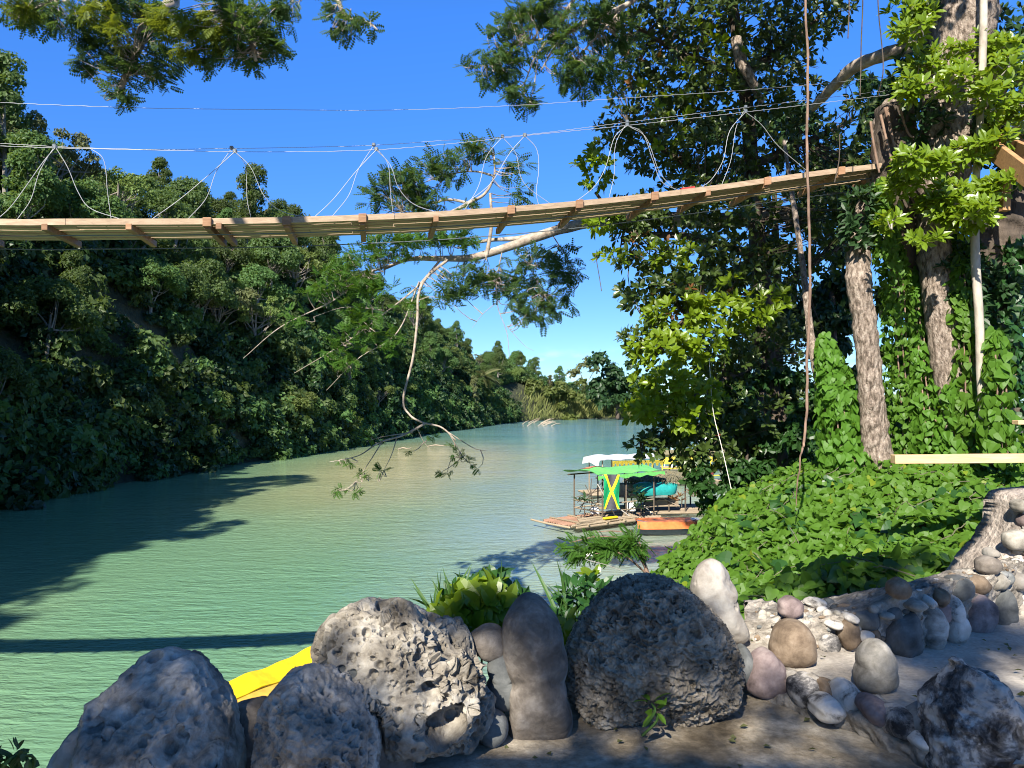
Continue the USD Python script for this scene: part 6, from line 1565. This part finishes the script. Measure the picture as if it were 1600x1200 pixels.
# ------------------------------------------------------------ the shade tree over the terrace and small plants
rng = RNG(121)
rain = Thing('shade_tree', 'spreading feathery tree whose boughs hang into the top left over the terrace', 'tree', (-8.5, -7.5, 4.1))
base = Vv(-8.5, -7.5, 4.0)
rain.part('trunk', tube([base, base + Vv(.2, .3, 2), base + Vv(.7, 1.0, 4.6), base + Vv(1.3, 1.8, 6.6)], [.62, .48, .42, .34], 18, rough=.2, n=40), 'bark_branch', True)
fork = base + Vv(1.3, 1.8, 6.6)
BOUGHS = []
def bough(pts, r):
    rain.part('limb', tube(pts, np.linspace(r, .02, len(pts)), 9, rough=.15, n=40), 'bark_branch', True); BOUGHS.append(spline(pts, 40))
bough([fork, Vv(-5.6, -2.0, 12.2), Vv(-4.6, 3.0, 12.3), at(250, -60, 10.5), at(230, 30, 10), at(200, 110, 9.8), at(183, 150, 9.8)], .2)
bough([Vv(-4.6, 3.0, 12.3), at(330, -80, 9.5), at(350, 0, 9.5), at(390, 60, 9.5), at(400, 95, 9.5)], .09)
bough([Vv(-5.0, 2.0, 12.3), at(130, -90, 9.5), at(90, -10, 9.5), at(40, 22, 9.5)], .08)
bough([at(330, -80, 9.5), at(460, -40, 9.5), at(520, -10, 9.5), at(540, 25, 9.5), at(580, 38, 9.5)], .04)
bough([fork, Vv(-4.2, -3.8, 11.5), Vv(-2.0, -3.6, 12.2), Vv(-.6, -3.2, 12.0)], .2)
bough([fork, Vv(-4.6, -5.6, 11.4), Vv(-1.8, -6.2, 11.9), Vv(.8, -6.4, 11.8)], .18)
bough([fork, Vv(-6.6, -3.2, 11.6), Vv(-6.8, -.6, 12.0), Vv(-6.6, 1.0, 12.0)], .16)
hubs = np.vstack(BOUGHS)
VIS = [(60, 14, 52, 26, 9.5, .5, 34), (115, 30, 40, 22, 9.5, .4, 22), (20, 20, 22, 12, 9.5, .3, 8), (170, 10, 50, 34, 9.8, .5, 36), (225, 20, 50, 40, 9.8, .5, 44), (165, 75, 36, 40, 9.8, .4, 36), (200, 100, 34, 34, 9.8, .4, 32), (140, 105, 20, 14, 9.8, .3, 10), (190, 148, 16, 16, 9.8, .25, 12), (250, 85, 30, 34, 9.8, .4, 24), (245, 118, 18, 14, 9.8, .3, 10), (400, 45, 44, 36, 9.5, .5, 48), (380, 80, 34, 22, 9.5, .4, 28), (425, 70, 20, 14, 9.5, .3, 12), (440, 10, 40, 20, 9.5, .4, 20), (330, 90, 22, 16, 9.5, .3, 10), (535, 40, 26, 16, 9.5, .3, 14), (518, 8, 18, 10, 9.5, .2, 6), (575, 36, 12, 6, 9.5, .2, 4), (352, 10, 40, 30, 9.5, .5, 30), (432, 78, 10, 8, 9.5, .2, 4)]
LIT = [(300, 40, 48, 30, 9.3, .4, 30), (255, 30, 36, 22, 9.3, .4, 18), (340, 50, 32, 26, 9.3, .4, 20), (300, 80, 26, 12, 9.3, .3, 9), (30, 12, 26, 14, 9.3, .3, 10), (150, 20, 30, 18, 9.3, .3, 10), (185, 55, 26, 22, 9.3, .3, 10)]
def sprays(bl, per, m, size=.15, seed=0, hubs=hubs, label=None):
    g = RNG(seed); C, D = blob_points(g, bl, per, .6)
    tr = cKDTree(hubs); _, i = tr.query(C); x = unit(C - hubs[i] + .2 * g.normal(size=C.shape)); al = []
    for q in range(3):
        al.append(scatter(FROND, C, unit(x + .7 * g.normal(size=C.shape) * Vv(1, 1, .5) + Vv(0, 0, -.2)), unit(Vv(0, -.1, 1) + .45 * g.normal(size=C.shape)), size * (.65 + .6 * g.random(len(C)))))
    rain.part('foliage', cat_mesh(al), m, label=label); rain.part('twig', twigs_to(g, C, hubs, .006, 3), 'bark_branch', kind='stuff')
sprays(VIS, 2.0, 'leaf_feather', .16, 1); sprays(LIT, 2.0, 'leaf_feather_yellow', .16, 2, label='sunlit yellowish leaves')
# the canopy overhead, out of the picture: open enough to let patches of sun through
C = []
g = RNG(33)
for c, r, n in [((-4.9, -5.72, 11.9), 0.75, 60), ((-5.6, -5.12, 11.8), 0.7, 40), ((-4.0, -6.12, 11.9), 0.5, 22), ((-2.6, -5.27, 12.0), 0.62, 52), ((-2.5, -5.2, 12.0), 0.35, 16), ((-2.7, -6.42, 11.9), 0.6, 34), ((-1.9, -6.32, 11.9), 0.5, 20), ((-1.3, -6.02, 12.0), 0.5, 26), ((-0.9, -5.1, 12.1), 0.42, 26), ((-0.5, -4.62, 12.1), 0.42, 24), ((-0.75, -3.4, 12.2), 0.5, 28), ((-0.35, -2.9, 12.2), 0.5, 26), ((-0.2, -6.12, 11.8), 0.5, 16), ((0.2, -4.92, 12.0), 0.4, 14), ((-3.4, -5.12, 12.0), 0.35, 8), ((-6.8, -5.42, 11.6), 1.2, 60), ((-6.0, -7.42, 11.4), 1.4, 80), ((-8.5, -8.42, 11.4), 1.8, 110), ((-4.0, -8.52, 11.4), 1.5, 90), ((-1.0, -8.32, 11.6), 1.4, 80)]:
    d = rand_dirs(g, n) * (g.random((n, 1)) ** .4); C.append(np.asarray(c) + d * r * Vv(1, 1, .4))
C = np.vstack(C); tr = cKDTree(hubs); _, i = tr.query(C); x = unit(C - hubs[i]); al = []
for q in range(4):
    al.append(scatter(FROND, C, unit(x + .8 * g.normal(size=C.shape) * Vv(1, 1, .4)), unit(Vv(0, 0, 1) + .4 * g.normal(size=C.shape)), .32 * (.7 + .6 * g.random(len(C)))))
rain.part('foliage', cat_mesh(al), 'leaf_feather', label='canopy above the terrace'); rain.part('twig', twigs_to(g, C, hubs, .01, 3), 'bark_branch', kind='stuff')

# ---- plants between and behind the boulders
OVATE = leaf_blade(3, w=.30, fold=.07, bend=-.22, widest=.42)
GRASS = leaf_blade(3, w=.03, fold=.008, bend=-.45, widest=.3)


def bushy(name, label, blobs, n, size, m, seed, stems, tmpl=OVATE, k=5, cat='plant', grass=None, per=1.0):
    g = RNG(seed); t = Thing(name, label, cat, tuple(at(stems[0][0], stems[0][1], stems[0][2])))
    C, D = blob_points(g, blobs, per, .6)
    t.part('foliage', rosettes(g, C, D, tmpl, size, k, (.6, 1.35), .1), m)
    root = at(*stems[0])
    for c in C[::max(1, len(C) // 14)]:
        t.part('stem', tube([root + g.normal(size=3) * .04, (root + c) / 2 + g.normal(size=3) * .04, c], [.007, .006, .003], 5, n=7), 'grass_blade')
    if grass:
        px, py, dep, cnt, L = grass; o = at(px, py, dep)
        t.part('grass_blade', scatter(GRASS, o + g.normal(size=(cnt, 3)) * Vv(.07, .05, .01), unit(Vv(0, 0, 1) + g.normal(size=(cnt, 3)) * Vv(.38, .3, .1)), g.normal(size=(cnt, 3)), L * (.6 + .6 * g.random(cnt))), 'grass_blade')
    return t


bushy('leafy_plant', 'bright broad leaved plant growing behind the gap between the pitted boulder and the tall stone', [(720, 955, 40, 28, 4.5, .15, 16), (760, 940, 40, 34, 4.55, .15, 18), (705, 975, 22, 18, 4.4, .1, 7), (740, 985, 30, 16, 4.4, .12, 8)], 0, .145, 'leaf_fig', 1, [(735, 1020, 4.5)], k=5, grass=(700, 985, 4.6, 34, .34))
bushy('leafy_plant', 'darker leaves behind the bright plant left of the tall upright stone', [(770, 920, 36, 20, 4.75, .15, 14), (790, 945, 22, 30, 4.7, .12, 8), (720, 925, 30, 14, 4.8, .12, 6)], 0, .12, 'leaf_vine_dark', 2, [(770, 1000, 4.8)], k=5)
bushy('leafy_plant', 'slender weeds with dark pointed leaves between the tall stone and the round coral boulder', [(905, 950, 34, 36, 4.9, .15, 16), (880, 985, 16, 30, 4.7, .1, 8), (925, 930, 24, 24, 5.0, .12, 9), (890, 925, 30, 24, 5.0, .12, 7)], 0, .12, 'leaf_vine_dark', 3, [(895, 1020, 4.8)], tmpl=leaf_blade(2, w=.19, fold=.05, bend=-.25), k=4, grass=(880, 990, 4.9, 16, .42))
bushy('leafy_plant', 'light green leaves low against the right flank of the tall upright stone', [(884, 1010, 8, 26, 4.4, .08, 8), (898, 985, 10, 16, 4.5, .08, 5), (925, 905, 10, 6, 5.2, .06, 3)], 0, .10, 'leaf_fig', 4, [(888, 1040, 4.5)], k=4)
bushy('leaf_sprig', 'sprig of small dark leaves sticking up at the bottom left corner', [(20, 1185, 30, 14, 2.6, .06, 7), (45, 1172, 20, 10, 2.6, .05, 4), (8, 1195, 14, 14, 2.6, .05, 3)], 0, .055, 'leaf_dark', 5, [(15, 1230, 2.6)], tmpl=leaf_blade(3, w=.30, fold=.05, bend=-.1), k=3)
bushy('seedling', 'small plant with a few long green leaves at the foot of the round coral boulder', [(1020, 1108, 10, 8, 3.52, .03, 2)], 0, .085, 'leaf_vine', 6, [(1022, 1128, 3.52)], tmpl=leaf_blade(3, w=.22, fold=.06, bend=-.35), k=4)
# feathery bush leaning over the water by the vines
fb = Thing('feathery_bush', 'feathery green bush leaning out over the water left of the vines', 'bush', tuple(at(1010, 890, 9.6)))
g = RNG(8); stems_ = [px3([(1015, 900, 9.6), (985, 850, 9.6), (940, 838, 9.5), (890, 848, 9.5)]), px3([(1015, 900, 9.6), (990, 840, 9.7), (960, 830, 9.7), (925, 832, 9.7)]), px3([(1010, 900, 9.6), (1000, 850, 9.6), (985, 828, 9.6)]), px3([(1015, 900, 9.6), (970, 865, 9.4), (930, 865, 9.3)])]
hb = []
for s in stems_:
    fb.part('stem', tube(s, np.linspace(.016, .005, len(s)), 5, n=14), 'liana', True); hb.append(spline(s, 16))
hb = np.vstack(hb); C, D = blob_points(g, [(900, 854, 22, 10, 9.5, .25, 22), (935, 850, 28, 10, 9.5, .25, 34), (970, 848, 26, 14, 9.6, .3, 36), (992, 850, 20, 20, 9.6, .25, 26), (950, 862, 24, 10, 9.4, .25, 22), (910, 862, 16, 8, 9.4, .2, 10)], 1.0, .6)
_, i = cKDTree(hb).query(C); FR2 = frond_blade(11, 1, .20, .05, -.2); al = []
for q in range(2):
    al.append(scatter(FR2, C, unit(C - hb[i] + Vv(-.12, -.05, .02) + .15 * g.normal(size=C.shape)), unit(Vv(0, -.3, 1) + .3 * g.normal(size=C.shape)), .20 * (.7 + .5 * g.random(len(C)))))
fb.part('foliage', cat_mesh(al), 'leaf_feather_lit')
# a white flower on a thin stalk
fs = Thing('flower_stalk', 'thin stalk with a tiny white flower head over the water', 'flower', tuple(at(972, 892, 6)))
P = spline(px3([(975, 893, 6), (945, 882, 6), (916, 874, 6), (920, 868, 6)]), 20)
fs.part('stem', tube(P, [.0022] * 20, 5), 'twig_grey', True)
C = at(920, 867, 6) + g.normal(size=(14, 3)) * Vv(.014, .010, .005)
fs.part('petals', scatter(QUAD_LEAF, C, rand_dirs(g, 14), rand_dirs(g, 14) + Vv(0, -.5, .5), .013), 'petal')
# fallen leaves and small stones on the terrace
litter = Thing('leaf_litter', 'dry leaves and grit lying about on the terrace', 'litter', (1, 3.6, PATIO), kind='stuff')
n = 160; x = -1 + 5 * g.random(n); y = 2.9 + 2.0 * g.random(n); e = (poly_dist(EDGE, x, y) < -.1); x, y = x[e], y[e]
z = np.where(poly_dist(KERB, x, y) > .12, STEP, PATIO) + .02
litter.part('dry_leaf', scatter(QUAD_LEAF, np.stack([x, y, z], 1), rand_dirs(g, len(x)) * Vv(1, 1, .1), Vv(0, 0, 1) + .3 * g.normal(size=(len(x), 3)), .02 + .03 * g.random(len(x))), 'leaf_hill_dry', kind='stuff')
